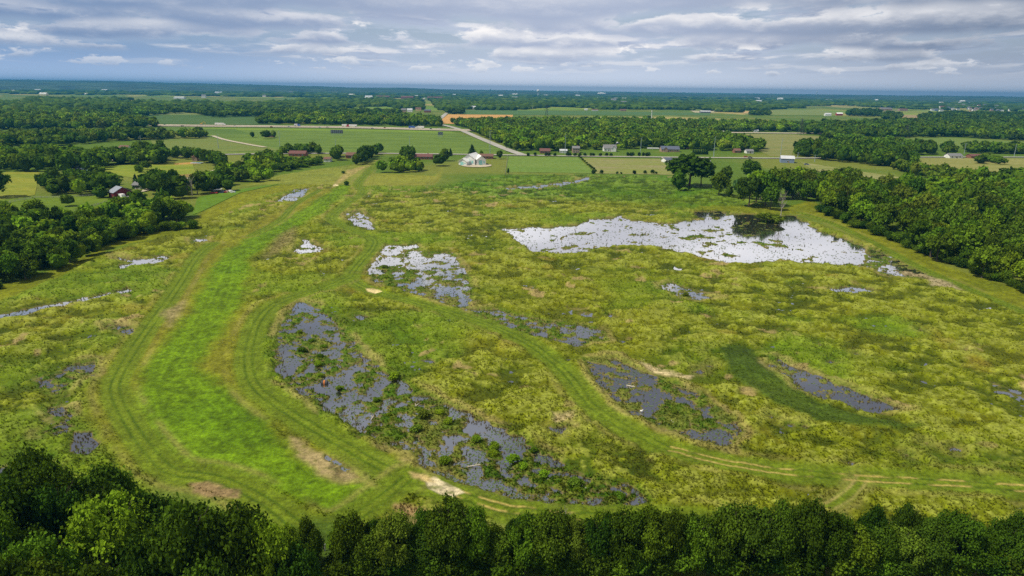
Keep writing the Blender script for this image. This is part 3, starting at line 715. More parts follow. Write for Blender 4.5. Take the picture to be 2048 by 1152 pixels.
wood([(560,308),(640,308),(640,303),(560,302)], 9, (7, 11), (8, 12), ['mid', 'dark', 'dark'], 'tree behind the long maroon roofed house', 'trees behind the maroon roofed house')
wood([(662,321),(688,323),(686,310),(664,310)], 9, (10, 14), (9, 12), ['dark'], 'dark tree in the clump beside the small white shed', 'trees beside the white shed')
wood([(716,334),(765,308),(757,304),(706,326)], 8, (9, 13), (7, 10), ['dark', 'deep'], 'dark tree in the row beside the overgrown lane', 'trees beside the overgrown lane')
wood([(0,344),(110,347),(210,340),(218,328),(170,318),(100,312),(-80,312),(-80,344)], 11, (10, 15), (11, 15), ['dark', 'mid', 'mid'], 'tree in the wood behind the yellow field at left', 'trees behind the yellow field')
wood([(236,330),(330,330),(345,318),(300,310),(225,318)], 11, (11, 16), (11, 15), ['dark', 'mid'], LL, GL)
wood([(345,318),(385,320),(425,330),(430,345),(455,345),(445,320),(410,312),(350,311)], 11, (8, 12), (9, 13), ['dark', 'mid'], LL, GL)
one(-8, 395, 62, 60, 'dark', 'tree', 'big dark tree cut by the left edge above the wood')
one(136, 413, 26, 28, 'olive', 'tree', 'small round tree alone on the paddock left of the red barn')
one(203, 396, 24, 34, 'deep', 'tree', 'dark bushy tree at the corner of the red barn')
one(161, 392, 36, 24, 'lime', 'tree', 'bright green tree in front of the dark row left of the barn')
one(385, 392, 44, 36, 'mid', 'dead', 'bare grey tree at the right end of the barn clump')
one(395, 388, 44, 40, 'mid', 'tree', 'round green tree behind the bare grey tree')
one(455, 382, 24, 30, 'dark', 'tree', 'round dark tree beside the junk pile')
one(277, 345, 18, 18, 'lime', 'bush', 'round light bush on the yellow lawn, left one of two'); one(292, 340, 20, 22, 'mid', 'bush', 'round bush on the yellow lawn, right one of two')
one(272, 372, 24, 14, 'blue', 'cone', 'grey blue spruce behind the house with the grey roof')
one(532, 278, 18, 22, 'dark', 'tree', 'tree beside the brick house in the field'); one(547, 276, 16, 12, 'olive', 'tree', 'olive tree right of the brick house in the field'); one(505, 275, 12, 10, 'dark', 'tree', 'small tree left of the brick house in the field')
# --- centre
wood([(778,344),(800,346),(845,344),(838,334),(795,328),(780,334)], 9, (6, 10), (8, 11), ['dark', 'mid', 'lime'], 'tree in the clump on the lawn in the middle distance', 'clump on the middle lawn')
one(764, 345, 26, 24, 'mid', 'tree', 'round tree alone at the left end of the lawn clump')
one(805, 336, 26, 26, 'lime', 'tree', 'bright yellow green tree of the lawn clump')
wood([(790,322),(830,318),(825,310),(800,312)], 9, (9, 12), (9, 11), ['dark'], 'dark tree left of the long brown roofed house', 'dark trees left of the long brown roof')
one(878, 332, 24, 30, 'dark', 'tree', 'round dark tree right of the long brown roof'); one(890, 322, 26, 24, 'dark', 'tree', 'dark tree behind the round one right of the brown roof'); one(901, 312, 16, 9, 'fir', 'cone', 'small conifer near the long brown roof')
one(944, 312, 23, 18, 'fir', 'cone', 'big dark conical fir behind the white barns'); one(963, 314, 14, 9, 'mid', 'tree', 'small round tree right of the big conical fir'); one(999, 318, 18, 14, 'dark', 'tree', 'dark tree beside the brown house right of the white barns')
for x in (1016,): one(x, 349, 14, 5, 'dark', 'bush', 'thin dark shrub in the fence line right of the white barns')
for i in range(10): one(1158 + i * 3.7, 314 + i * 3.3, random.uniform(3.5, 7), random.uniform(4, 7), 'dark', 'bush', 'bush in the hedge running from the road toward the marsh', 'bushes of the hedge running from the road')
for x, h in ((1187, 10), (1203, 9), (1234, 6), (1242, 5), (1268, 9), (1290, 8), (1305, 10), (1312, 6)): one(x, 348, h, h * .9, 'fir', 'bush', 'small dark shrub in the line at the edge of the far marsh', 'small dark shrubs in a line')
for x in (1056,1070,1092,1098,1110,1135,1140,1150,1160,1170,1181,1187,1201,1213,1222,1255,1262,1266,1278,1286,1293,1298): one(x, 312 + (x - 1050) * .006, 8 if x < 1250 else 10, 7, 'fir', 'bush', 'dark roadside shrub along the far country road', 'roadside shrubs')
one(755, 398 - 5, 8, 14, 'dark', 'bush', 'dark bush alone beside the overgrown lane') if False else None
one(692, 371, 10, 14, 'deep', 'bush', 'dark bush alone beside the bright green strip'); one(686, 347, 6, 9, 'deep', 'bush', 'small dark bush on the mown lawn above the strip')
# bushes in and round the marsh ponds
for x, y, s in BUSHES:
    one(x, y, s * .62, s * 1.15, random.choice(['mid', 'lime', 'olive', 'lime']), 'bush', 'green bush standing in the marsh pools', 'bushes in the marsh pools')
one(1540, 445, 20, 52, 'olive', 'bush', 'low brownish willow thicket on the far shore of the bright pond')

# --- woods of the middle distance (mostly too many to single out)
FAR = []
def far_wood(poly, spacing, hr, wr, shades):
    n0 = len(TREES); wood(poly, spacing, hr, wr, shades, None, None); FAR.extend(TREES[n0:]); del TREES[n0:]
far_wood([(905,248),(960,270),(1028,302),(1130,306),(1160,300),(1210,302),(1280,297),(1420,302),(1520,306),(1530,300),(1500,290),(1425,272),(1330,264),(1500,264),(1600,264),(1600,254),(1400,248),(1100,245),(1020,246)], 13, (10, 16), (11, 17), ['dark', 'mid', 'lime', 'mid', 'olive', 'mid'])
far_wood([(1600,267),(1720,278),(1900,274),(2048,282),(2200,285),(2200,255),(1850,246),(1700,254),(1600,254)], 15, (12, 17), (15, 19), ['dark', 'mid', 'dark'])
far_wood([(1640,276),(1740,290),(1830,296),(1820,290),(1740,284),(1650,272)], 12, (9, 13), (11, 15), ['dark', 'mid'])
far_wood([(1815,310),(1870,310),(1870,300),(1800,298)], 12, (10, 15), (11, 15), ['dark'])
far_wood([(1885,312),(1905,312),(1910,300),(1890,300)], 12, (10, 15), (11, 15), ['dark'])
far_wood([(1930,306),(2100,310),(2100,300),(1930,297)], 12, (8, 13), (11, 15), ['dark', 'mid'])
far_wood([(1955,327),(2010,330),(2005,322),(1965,318)], 10, (5, 8), (9, 12), ['dark', 'mid'])
far_wood([(-100,294),(110,292),(250,282),(420,276),(420,272),(300,274),(240,272),(0,276),(-100,280)], 13, (9, 15), (12, 16), ['dark', 'mid', 'olive'])
far_wood([(-100,260),(100,260),(260,258),(312,254),(300,247),(220,236),(100,232),(-100,228)], 15, (12, 17), (14, 19), ['dark', 'mid', 'mid', 'olive', 'lime'])
far_wood([(517,248),(640,249),(880,254),(875,243),(790,238),(620,236),(530,238)], 15, (12, 16), (14, 19), ['dark', 'mid', 'mid', 'lime', 'olive'])
far_wood([(430,236),(560,232),(800,230),(800,226),(560,224),(300,218),(180,214),(180,222),(270,234),(380,226)], 22, (12, 16), (18, 24), ['mid', 'dark'])
far_wood([(890,228),(925,229),(925,224),(895,224)], 15, (12, 16), (14, 19), ['dark'])
far_wood([(1500,231),(1540,231),(1540,227),(1500,227)], 18, (10, 14), (14, 19), ['dark'])
far_wood([(1690,232),(1760,234),(1760,226),(1700,226)], 20, (14, 18), (18, 24), ['deep'])
far_wood([(1840,246),(2200,256),(2200,234),(1900,230),(1840,236)], 20, (13, 18), (18, 24), ['dark', 'deep'])
far_wood([(1765,240),(1800,240),(1800,232),(1765,232)], 20, (13, 18), (18, 24), ['dark'])

# things: the 300 that show largest; the rest joins the far woods
def px_size(T): return T[3] * T[2] / (T[0] ** 2 + T[1] ** 2 + H * H)
def in_frame(T):
    q = CM.to_3x3().transposed() @ (Vector((T[0], T[1], T[2] * .6)) - Vector((0, 0, H)))
    return q.z < 0 and abs(q.x / -q.z * F) < 1024 + 40 and abs(q.y / -q.z * F) < 576 + 60
broad = [T for T in TREES if T[5] == 'tree' and in_frame(T)]
rest = [T for T in TREES if T[5] != 'tree' and in_frame(T)]
broad.sort(key=px_size, reverse=True)
FAR.extend(broad[300:]); broad = broad[:300]
print('TREES', len(broad), 'others', len(rest), 'far', len(FAR))
for i, (x, y, h, w, sh, kind, lab, grp) in enumerate(broad + rest):
    dist = math.hypot(x, y)
    if kind == 'tree':
        nm, cat, cr, tr = 'broadleaf_tree', 'tree', (CR0 if dist < 210 else CR1)[i % 6], TR[i % 4]
    elif kind == 'thicket': nm, cat, cr, tr = 'shrub', 'shrub', CBN[i % 3], None
    elif kind == 'bush': nm, cat, cr, tr = 'bush', 'bush', CB[i % 4], None
    elif kind == 'cone': nm, cat, cr, tr = 'conifer', 'conifer', CC[i % 2], TR[i % 4]
    else: nm, cat, cr, tr = 'bare_tree', 'tree', None, TB[i % 3]
    if kind in ('bush', 'thicket'):
        o = link(nm, cr, None, (x, y, -.15)); o.scale = (w, w, h); o.color = (*shade(sh), 1)
    else:
        o = empty(nm, (x, y, -.1), 0, None)
        c = link('crown' if cr else 'limbs', cr or tr, o); c.scale = (w, w, h)
        if cr:
            c.color = (*shade(sh), 1)
            k = link('trunk', tr, o); k.scale = (w, w, h)
    o.rotation_euler = (0, 0, random.uniform(0, 6.28))
    tag(o, lab, cat, grp)

# the rest of the woods: one mass of leafy crowns
def far_mesh(name, items, label_kind='stuff'):
    Vs, Fs, Cs = [], [], []; b0 = 0
    protos = [crown_arrays(600 + k, 170, .075, 'round', fill=False) for k in range(5)]
    iv, if_ = ICO2
    for k, (x, y, h, w, sh, *_r) in enumerate(items):
        V, Fq, tint = protos[k % 5]
        a = rng.uniform(0, 6.28); ca, sa = math.cos(a), math.sin(a)
        q = np.column_stack([(V[:, 0] * ca - V[:, 1] * sa) * w + x, (V[:, 0] * sa + V[:, 1] * ca) * w + y, V[:, 2] * h])
        s = np.array(shade(sh)) * 1.2
        Vs.append(q); Fs.append(Fq + b0); Cs.append(tint[:, None] * s[None, :]); b0 += len(q)
        e = iv * (1 + .25 * np.sin(iv[:, [1]] * 7 + iv[:, [0]] * 9 + k)) * np.array([.40 * w, .40 * w, .36 * h]) + np.array([x, y, .50 * h])
        Vs.append(e); Fs.append(np.column_stack([if_, if_[:, 2]]) + b0); Cs.append(np.repeat(s[None, :] * .8, len(e), 0)); b0 += len(e)
    V = np.vstack(Vs); Fc = np.vstack(Fs); C_ = np.vstack(Cs)
    quad = Fc[Fc[:, 2] != Fc[:, 3]]; tri = Fc[Fc[:, 2] == Fc[:, 3]][:, :3]
    loops = np.concatenate([quad.ravel(), tri.ravel()]).astype(np.int32)
    st = np.concatenate([np.arange(len(quad)) * 4, len(quad) * 4 + np.arange(len(tri)) * 3]).astype(np.int32)
    me = bpy.data.meshes.new(name)
    me.vertices.add(len(V)); me.vertices.foreach_set('co', V.astype(np.float32).ravel())
    me.loops.add(len(loops)); me.loops.foreach_set('vertex_index', loops)
    me.polygons.add(len(st)); me.polygons.foreach_set('loop_start', st); me.update(calc_edges=True)
    a = me.color_attributes.new('Col', 'FLOAT_COLOR', 'POINT')
    c = np.ones((len(V), 4), dtype=np.float32); c[:, :3] = C_; a.data.foreach_set('color', c.ravel())
    me.materials.append(LEAF)
    return link(name, me)
tag(far_mesh('woodland', FAR), 'mass of woodland trees across the middle distance behind the farms', 'woods', kind='stuff')

# ---------------------------------------------------------------- far country: fields, woods, hills
FIELDS = [  # outline, colour, second colour, name
 ([(380,258),(560,257),(740,259),(900,263),(960,279),(1014,303),(1005,308),(760,306),(640,306),(560,304),(480,290),(420,276)], (.090,.150,.022), (.14,.21,.03)),
 ([(380,255.5),(560,257),(740,259),(900,263),(915,266),(740,263),(560,261),(380,260)], (.17,.26,.025), (.13,.20,.02)),
 ([(268,221),(400,220),(470,227),(560,236),(560,250),(320,248),(275,238)], (.055,.115,.028), (.08,.14,.03)),
 ([(268,220.5),(380,219),(440,224),(470,229),(330,230),(270,228)], (.16,.21,.06), (.20,.23,.07)),
 ([(40,262),(180,262),(320,257),(470,258),(500,268),(420,268),(300,266),(40,272)], (.10,.17,.025), (.08,.14,.02)),
 ([(300,279),(420,277),(500,285),(560,300),(330,308),(308,292)], (.13,.18,.035), (.16,.19,.04)),
 ([(-80,312),(300,305),(560,303),(760,305),(1000,308),(1330,313),(1600,315),(1600,318),(1330,316),(1000,311),(760,308),(560,306),(300,309),(-80,318)], (.13,.20,.03), (.16,.20,.04)),
 ([(86,222),(100,217),(170,217),(214,221),(200,225),(110,225)], (.42,.34,.13), (.36,.30,.12)),
 ([(896,229),(1026,230),(1024,240),(960,246),(932,249),(874,247)], (.56,.31,.09), (.48,.27,.09)),
 ([(925,220),(1130,222),(1420,226),(1420,231),(1026,230),(925,229)], (.065,.14,.04), (.09,.16,.04)),
 ([(1420,268),(1500,268),(1590,269),(1640,273),(1745,289),(1710,292),(1630,280),(1590,290),(1583,312),(1540,312),(1510,298),(1480,280)], (.24,.22,.08), (.16,.19,.05)),
 ([(1720,277),(1900,275),(2100,287),(2100,296),(1900,293),(1790,288)], (.12,.19,.03), (.15,.20,.04)),
 ([(1828,316),(2100,317),(2100,352),(1955,366),(1910,360),(1830,337)], (.20,.21,.05), (.26,.25,.08)),
 ([(1600,324),(1700,340),(1885,367),(1860,377),(1760,367),(1690,356),(1640,350)], (.17,.20,.04), (.27,.26,.11)),
 ([(1016,313),(1155,315),(1190,347),(1012,344)], (.12,.20,.03), (.15,.22,.04)),
 ([(1165,316),(1320,318),(1350,350),(1192,347)], (.19,.22,.045), (.24,.22,.10)),
 ([(12,344),(80,345),(70,390),(20,402),(-40,400),(-40,360)], (.25,.25,.03), (.17,.21,.02)),
 ([(190,341),(215,331),(385,326),(392,350),(350,360),(270,357)], (.24,.26,.03), (.15,.22,.02)),
 ([(346,327),(392,324),(398,328),(350,330)], (.46,.26,.06), (.38,.24,.08)),
 ([(150,400),(190,394),(196,402),(160,404)], (.36,.27,.15), (.30,.22,.12)),
 ([(350,350),(392,348),(386,354),(345,359)], (.27,.18,.05), (.22,.16,.05)),
 ([(1490,222),(1560,219),(1640,221),(1690,228),(1640,231),(1545,230),(1490,229)], (.20,.24,.06), (.15,.20,.05)),
 ([(1488,222.5),(1545,222.5),(1543,227),(1486,227)], (.50,.33,.15), (.45,.30,.13)),
 ([(1380,221.5),(1432,222),(1430,225.5),(1390,225.5)], (.45,.40,.25), (.36,.33,.2)),
 ([(1805,230),(1848,231),(1846,237),(1803,236)], (.33,.25,.13), (.28,.21,.1)),
 ([(1848,241),(1900,242),(1902,250),(1850,249)], (.14,.22,.04), (.12,.2,.03)),
 ([(-60,200),(40,199),(55,206),(-60,209)], (.10,.17,.03), (.13,.19,.04)),
 ([(240,202),(330,199),(480,202),(480,206),(330,207),(245,206)], (.14,.20,.05), (.10,.17,.04)),
 ([(630,226),(730,225),(735,228),(640,231)], (.13,.20,.05), (.15,.21,.05)),
 ([(1700,219),(1760,216),(1800,220),(1790,223),(1700,223)], (.15,.18,.05), (.2,.18,.08)),
 ([(60,395),(240,388),(330,400),(250,418),(170,440),(90,432),(0,432),(-60,430),(-60,405)], (.13,.19,.015), (.10,.16,.012)),
 ([(395,395),(470,380),(560,368),(480,386),(400,425),(385,430)], (.11,.20,.015), (.09,.17,.012)),
]
def field_mat(i, c1, c2):
    m = bpy.data.materials.new('crop'); m.use_nodes = True; t = m.node_tree; b = t.nodes['Principled BSDF']
    b.inputs['Roughness'].default_value = .95; b.inputs['Specular IOR Level'].default_value = .1
    tcn = t.nodes.new('ShaderNodeTexCoord'); mp = t.nodes.new('ShaderNodeMapping'); mp.inputs['Rotation'].default_value = (0, 0, (i * .7) % 3 - 1.5); mp.inputs['Scale'].default_value = (.012, .05, .05)
    t.links.new(tcn.outputs['Object'], mp.inputs[0])
    n = t.nodes.new('ShaderNodeTexNoise'); n.inputs['Scale'].default_value = 1; n.inputs['Detail'].default_value = 6; n.inputs['Roughness'].default_value = .65
    t.links.new(mp.outputs[0], n.inputs['Vector'])
    mr = t.nodes.new('ShaderNodeMapRange'); mr.inputs[1].default_value = .38; mr.inputs[2].default_value = .62; t.links.new(n.outputs['Fac'], mr.inputs[0])
    mx = t.nodes.new('ShaderNodeMix'); mx.data_type = 'RGBA'; mx.inputs[6].default_value = (*c1, 1); mx.inputs[7].default_value = (*c2, 1)
    t.links.new(mr.outputs[0], mx.inputs[0])
    n2 = t.nodes.new('ShaderNodeTexNoise'); n2.inputs['Scale'].default_value = .25; n2.inputs['Detail'].default_value = 5; t.links.new(tcn.outputs['Object'], n2.inputs['Vector'])
    m2 = t.nodes.new('ShaderNodeMapRange'); m2.inputs[1].default_value = .3; m2.inputs[2].default_value = .7; m2.inputs[3].default_value = .8; m2.inputs[4].default_value = 1.2; t.links.new(n2.outputs['Fac'], m2.inputs[0])
    vm = t.nodes.new('ShaderNodeVectorMath'); vm.operation = 'SCALE'; t.links.new(mx.outputs[2], vm.inputs[0]); t.links.new(m2.outputs[0], vm.inputs['Scale'])
    t.links.new(vm.outputs[0], b.inputs['Base Color'])
    return m
for i, (poly, c1, c2) in enumerate(FIELDS):
    pw = world_poly(poly); z = .10 + .004 * i + (.3 if pw[:, 1].mean() > 1500 else 0)
    me = bpy.data.meshes.new('farm_field'); me.from_pydata([(p[0], p[1], z) for p in pw], [], [list(range(len(pw)))])
    me.materials.append(field_mat(i, c1, c2)); me.update()
    tag(link('farm_field', me), kind='structure')

def strip(name, pts, width, z, mat, n=6, th=0):
    c = spline(pts, n); a = offset_line(c, width / 2); b_ = offset_line(c, -width / 2)
    V = [(p[0], p[1], z) for p in a] + [(p[0], p[1], z) for p in b_]; k = len(c)
    me = bpy.data.meshes.new(name); me.from_pydata(V, [], [[i, i + 1, k + i + 1, k + i] for i in range(k - 1)]); me.materials.append(mat); me.update()
    return tag(link(name, me), kind='structure')
ROADM = pmat('pale_road', (.42, .40, .36), .9, .2, .05)
TANM = pmat('freeway_concrete', (.55, .47, .36), .9, .15, .02)
GRAV = pmat('gravel', (.55, .48, .36), .95, .3, .3)
MARK = pmat('road_paint', (.75, .75, .70), .8)
strip('road', [(-80,322),(218,315),(330,312),(431,310),(560,308),(760,307.5),(1000,310.5),(1160,313),(1330,315),(1564,317),(1829,315),(2150,315)], 8, .62, ROADM)
strip('road', [(1046,311),(1010,298),(960,277),(915,258),(885,250),(872,246),(880,238),(889,230),(894,226)], 11, .66, ROADM)
strip('road', [(838,214),(842,206),(846,200),(849,196)], 14, .9, ROADM)
strip('road', [(300,250),(500,252),(700,254.3),(890,259),(1100,262),(1400,265),(1600,267),(1700,266)], 22, .80, TANM)
strip('road', [(300,252.2),(500,254),(700,256.3),(890,261),(1100,264),(1400,267)], 20, .84, TANM)
strip('driveway', [(363,362),(391,354),(437,340),(490,326),(500,318)], 5, .6, GRAV)
strip('driveway', [(425,272),(450,280),(500,290),(530,295)], 6, .6, GRAV)
strip('driveway', [(247,393),(290,382),(310,376)], 5, .6, GRAV)
strip('driveway', [(218,315),(232,322),(245,326)], 6, .63, GRAV)
strip('driveway', [(1328,316),(1332,320),(1338,325)], 6, .63, GRAV)

# far woods as thousands of low crowns
fp = [world_poly(p[0]) for p in FIELDS if min(q[1] for q in p[0]) < 245]
bx = []
for _ in range(24000):
    u = random.random(); py = 187.5 + (u ** 1.25) * 56; px = random.uniform(-120, 2170)
    hy = 181 - (px - 1024) * -.0117
    py = py + (px - 1024) * .0117 if py < 200 else py
    if py < hy + 4.2: continue
    p = at(px, py)
    bx.append((p.x, p.y))
bx = np.array(bx)
keep = np.ones(len(bx), bool)
for q in fp: keep &= sdist(bx, q, 80) < -10
rd = np.hypot(bx[:, 0], bx[:, 1])
dens = fbm(bx[:, 0] * .5 + 900, bx[:, 1] * .16, 260, 7, 3)
keep &= (dens > .36 + .07 * (rd < 5000) + .05 * (rd < 3000)) & (rd > 1750)
for a_, b_, w_ in (((880,250),(849,194),30),):
    keep &= sdist(bx, np.array([at(*a_)[:2], at(*b_)[:2]]), 200, closed=False) < -w_
bx = bx[keep]; rd = rd[keep]
iv, if_ = ICO1
w = np.clip(rd * .0075, 16, 70) * rng.uniform(.7, 1.4, len(bx)); hh = np.clip(rng.normal(13, 3, len(bx)), 7, 20)
wob = 1 + rng.uniform(-.22, .22, (len(bx), len(iv), 1))
Vf = iv[None] * wob * np.stack([w * .75, w * .6, hh * .62], 1)[:, None, :] + np.stack([bx[:, 0], bx[:, 1], hh * .42], 1)[:, None, :]
Ff = (if_[None] + (np.arange(len(bx)) * len(iv))[:, None, None]).reshape(-1, 3)
tones = np.array([SHADES['dark'], SHADES['deep'], SHADES['mid'], SHADES['olive']])
tc_ = tones[rng.choice(4, len(bx), p=[.45, .2, .28, .07])] * rng.uniform(.75, 1.3, (len(bx), 1))
me = np_mesh('distant_woods', Vf.reshape(-1, 3), Ff, 3, LEAF, col=np.repeat(tc_, len(iv), 0))
tag(link('distant_woods', me), 'far-off woods stretching to the horizon', 'woods', kind='stuff')
print('far blobs', len(bx))

# low hills on the horizon
az = np.radians(np.arange(-60, 60.1, .4)); Vh, Fh = [], []
for j, (rad, hs) in enumerate(((10500, .8), (12600, 1.0))):
    b0 = len(Vh)
    prof = 26 + 74 * np.clip((-az + .05) / .6, 0, 1) + 26 * np.clip((az - .25) / .4, 0, 1) + 18 * vn(az * 14 + j * 9, az * 0, 3) + 9 * vn(az * 70, az * 0, 5)
    for a_, hgt in zip(az, prof * hs):
        x, y = math.sin(a_), math.cos(a_)
        for k, (dr, f) in enumerate(((-2600, -.05), (-1200, .6), (0, 1), (1500, .5), (3000, -.05))):
            Vh.append((x * (rad + dr), y * (rad + dr), max(hgt * f, -5 if f < 0 else 0)))
    for i in range(len(az) - 1):
        for k in range(4):
            q = b0 + i * 5 + k; Fh.append((q, q + 5, q + 6, q + 1))
hm = pmat('wooded_hills', (.075, .12, .03), .95, .75, .0035)
me = bpy.data.meshes.new('hills'); me.from_pydata(Vh, [], Fh); me.materials.append(hm)
for p in me.polygons: p.use_smooth = True
tag(link('hills', me), kind='structure')

# ---------------------------------------------------------------- grass tussocks, lily pads, reeds
def scatter(n, dlo, dhi, azm=40.5, seed=1):
    g = np.random.default_rng(seed)
    d = np.radians(g.uniform(dlo, dhi, n)); a = np.radians(g.uniform(-azm, azm, n)); r = H / np.tan(d)
    return np.stack([np.sin(a) * r, np.cos(a) * r], 1), g
def tufts(name, P, g, hgt, rad, z, col, nb, wide, label, cat):
    n = len(P); a = g.uniform(0, 6.283, (n, nb)); lean = g.uniform(.15, 1.0, (n, nb)); hh = hgt[:, None] * g.uniform(.55, 1.1, (n, nb))
    rr_ = rad[:, None] * lean; b0 = rad[:, None] * g.uniform(0, .35, (n, nb))
    ca, sa = np.cos(a), np.sin(a); bx_ = P[:, :1] + ca * b0; by_ = P[:, 1:] + sa * b0
    tx = P[:, :1] + ca * rr_; ty = P[:, 1:] + sa * rr_
    w = wide[:, None] * g.uniform(.6, 1.3, (n, nb)); zz = np.repeat(z[:, None], nb, 1)
    v0 = np.stack([bx_ - sa * w, by_ + ca * w, zz - .05], -1); v1 = np.stack([bx_ + sa * w, by_ - ca * w, zz - .05], -1)
    v2 = np.stack([tx, ty, zz + hh * (1 - .45 * lean)], -1)
    V = np.stack([v0, v1, v2], 2).reshape(-1, 3); Fc = np.arange(len(V)).reshape(-1, 3)
    c = np.repeat(col[:, None, :] * g.uniform(.75, 1.3, (n, nb, 1)), 3, 1).reshape(-1, 3)
    tag(link(name, np_mesh(name, V, Fc, 3, LEAF, col=c)), label, cat, kind='stuff')
P_, g_ = scatter(125000, 7.2, 40, seed=3)
h_, c_, ms_, cal_, wet_ = ground_fields(P_)
k_ = (ms_ > .5) & (cal_ < .7) & ((h_ > WATER_Z + .06) | ((wet_ > -1.5) & (wet_ < 1.6) & (g_.random(len(h_)) < .5)) | ((wet_ > 0) & (g_.random(len(h_)) < .05))); h_ = np.maximum(h_, WATER_Z); t_ = fbm(P_[:, 0], P_[:, 1], 3.6, 11, 4, .55); k_ &= (t_ + g_.uniform(-.12, .12, len(t_)) > .44) | (wet_ > 0)
P_, h_, c_, cal_, wet_, t_ = P_[k_], h_[k_], c_[k_], cal_[k_], wet_[k_], t_[k_]
rd_ = np.hypot(P_[:, 0], P_[:, 1]); sz_ = np.clip(rd_ / 260, .75, 1.8)
hg_ = np.where(cal_ > .3, .30, .62) * g_.uniform(.6, 1.3, len(P_)) * sz_ ** .5
st_ = sst(fbm(P_[:, 0], P_[:, 1], 30, 201, 3) + g_.uniform(-.15, .15, len(P_)), .45, .62)[:, None]
cc_ = c_ * 1.15 * (1 - st_ * .35) + np.array([[.27, .29, .05]]) * st_ * .28 * (wet_ < 0)[:, None]
cc_ *= g_.uniform(.7, 1.3, (len(P_), 1))
tufts('grass', P_, g_, hg_, .55 * sz_ * g_.uniform(.6, 1.2, len(P_)), h_, cc_, 8, .05 * sz_ + .03, 'rough tussock grass covering the whole marsh', 'grass')
print('tufts', len(P_))
# lily pads floating on the pools
P_, g_ = scatter(110000, 9, 40, seed=9)
h_, c_, ms_, cal_, wet_ = ground_fields(P_)
cl_ = fbm(P_[:, 0], P_[:, 1], 7, 301, 4, .6)
k_ = (wet_ > .5) & (h_ < WATER_Z - .01) & (cl_ + g_.uniform(-.10, .10, len(cl_)) > .45)
P_ = P_[k_]; n_ = len(P_); s_ = g_.uniform(.10, .27, n_) * np.clip(np.hypot(P_[:, 0], P_[:, 1]) / 200, .8, 1.5)
an_ = np.linspace(0, 2 * math.pi, 7)[:6]
V = np.stack([P_[:, :1] + np.cos(an_)[None] * s_[:, None], P_[:, 1:] + np.sin(an_)[None] * s_[:, None], np.full((n_, 6), WATER_Z + .025) + g_.uniform(0, .02, (n_, 1))], -1).reshape(-1, 3)
cc_ = np.repeat(np.array([[.12, .17, .06]]) * g_.uniform(.6, 1.5, (n_, 1)), 6, 0)
tag(link('lily_pads', np_mesh('lily_pads', V, np.arange(6 * n_).reshape(-1, 6), 6, LEAF, col=cc_)), 'lily pads and floating weed scattered over the marsh pools', 'lily pads', kind='stuff')
print('pads', n_)

# ---------------------------------------------------------------- buildings
def rnd(c, k=.0): return tuple(c)
PAL = {}
def pm(name, col, **kw):
    if name not in PAL: PAL[name] = pmat(name, col, **kw)
    return PAL[name]
WHITE = pm('white_paint', (.78, .78, .76), noise=.08, nscale=.5)
WGLASS = pm('window_glass', (.03, .04, .05), rough=.1, spec=.8)
DOORM = pm('door_paint', (.30, .22, .16), noise=.2)
BRICK = pm('brick', (.30, .13, .09), noise=.35, nscale=4)
TANB = pm('tan_brick', (.42, .30, .22), noise=.3, nscale=4)
SHG = pm('grey_shingle', (.22, .22, .23), noise=.3, nscale=2)
SHB = pm('brown_shingle', (.20, .11, .08), noise=.3, nscale=2)
SHR = pm('maroon_shingle', (.19, .085, .075), noise=.3, nscale=2)
SHU = pm('blue_shingle', (.12, .14, .20), noise=.3, nscale=2)
TIN = pm('metal_sheet', (.60, .62, .65), rough=.45, noise=.12, nscale=.6, spec=.5)
REDW = pm('red_boards', (.38, .03, .035), noise=.25, nscale=2)
TEAL = pm('teal_panel', (.30, .62, .60), noise=.1)
BLUW = pm('blue_siding', (.20, .26, .38), noise=.12)
GREYC = pm('concrete', (.50, .49, .46), noise=.15, nscale=.5)
STEEL = pm('galvanised_steel', (.34, .42, .46), rough=.5, noise=.1, metal=.2)
DARKM = pm('dark_metal', (.05, .055, .06), rough=.6)
TYRE = pm('tyre_rubber', (.02, .02, .02))
def gable(root, x0, x1, y0, y1, h, rh, wall, roof, ridge='x', over=.5, name='wall', rname='roof'):
    """a walled block under a pitched roof"""
    w = MB()
    if ridge == 'x':
        ym = (y0 + y1) / 2
        w.prism([(y0, 0), (y1, 0), (y1, h), (ym, h + rh), (y0, h)], 'x', x0, x1)
        k = rh / (ym - y0)
        r = MB().prism([(y0 - over, h - over * k + .06), (ym, h + rh + .06), (y1 + over, h - over * k + .06), (y1 + over, h - over * k + .26), (ym, h + rh + .28), (y0 - over, h - over * k + .26)], 'x', x0 - over, x1 + over)
    else:
        xm = (x0 + x1) / 2
        w.prism([(x0, 0), (x1, 0), (x1, h), (xm, h + rh), (x0, h)], 'y', y0, y1)
        k = rh / (xm - x0)
        r = MB().prism([(x0 - over, h - over * k + .06), (xm, h + rh + .06), (x1 + over, h - over * k + .06), (x1 + over, h - over * k + .26), (xm, h + rh + .28), (x0 - over, h - over * k + .26)], 'y', y0 - over, y1 + over)
    a_ = w.build(name, wall, root); b_ = r.build(rname, roof, root)
    return a_, b_
def win(root, x, z, y, w=1.2, h=1.3):
    f = MB().box(x - w / 2 - .12, y - .06, z - .12, x + w / 2 + .12, y + .02, z + h + .12).build('window', WHITE, root)
    MB().box(x - w / 2, y - .10, z, x + w / 2, y - .055, z + h).build('pane', WGLASS, f)
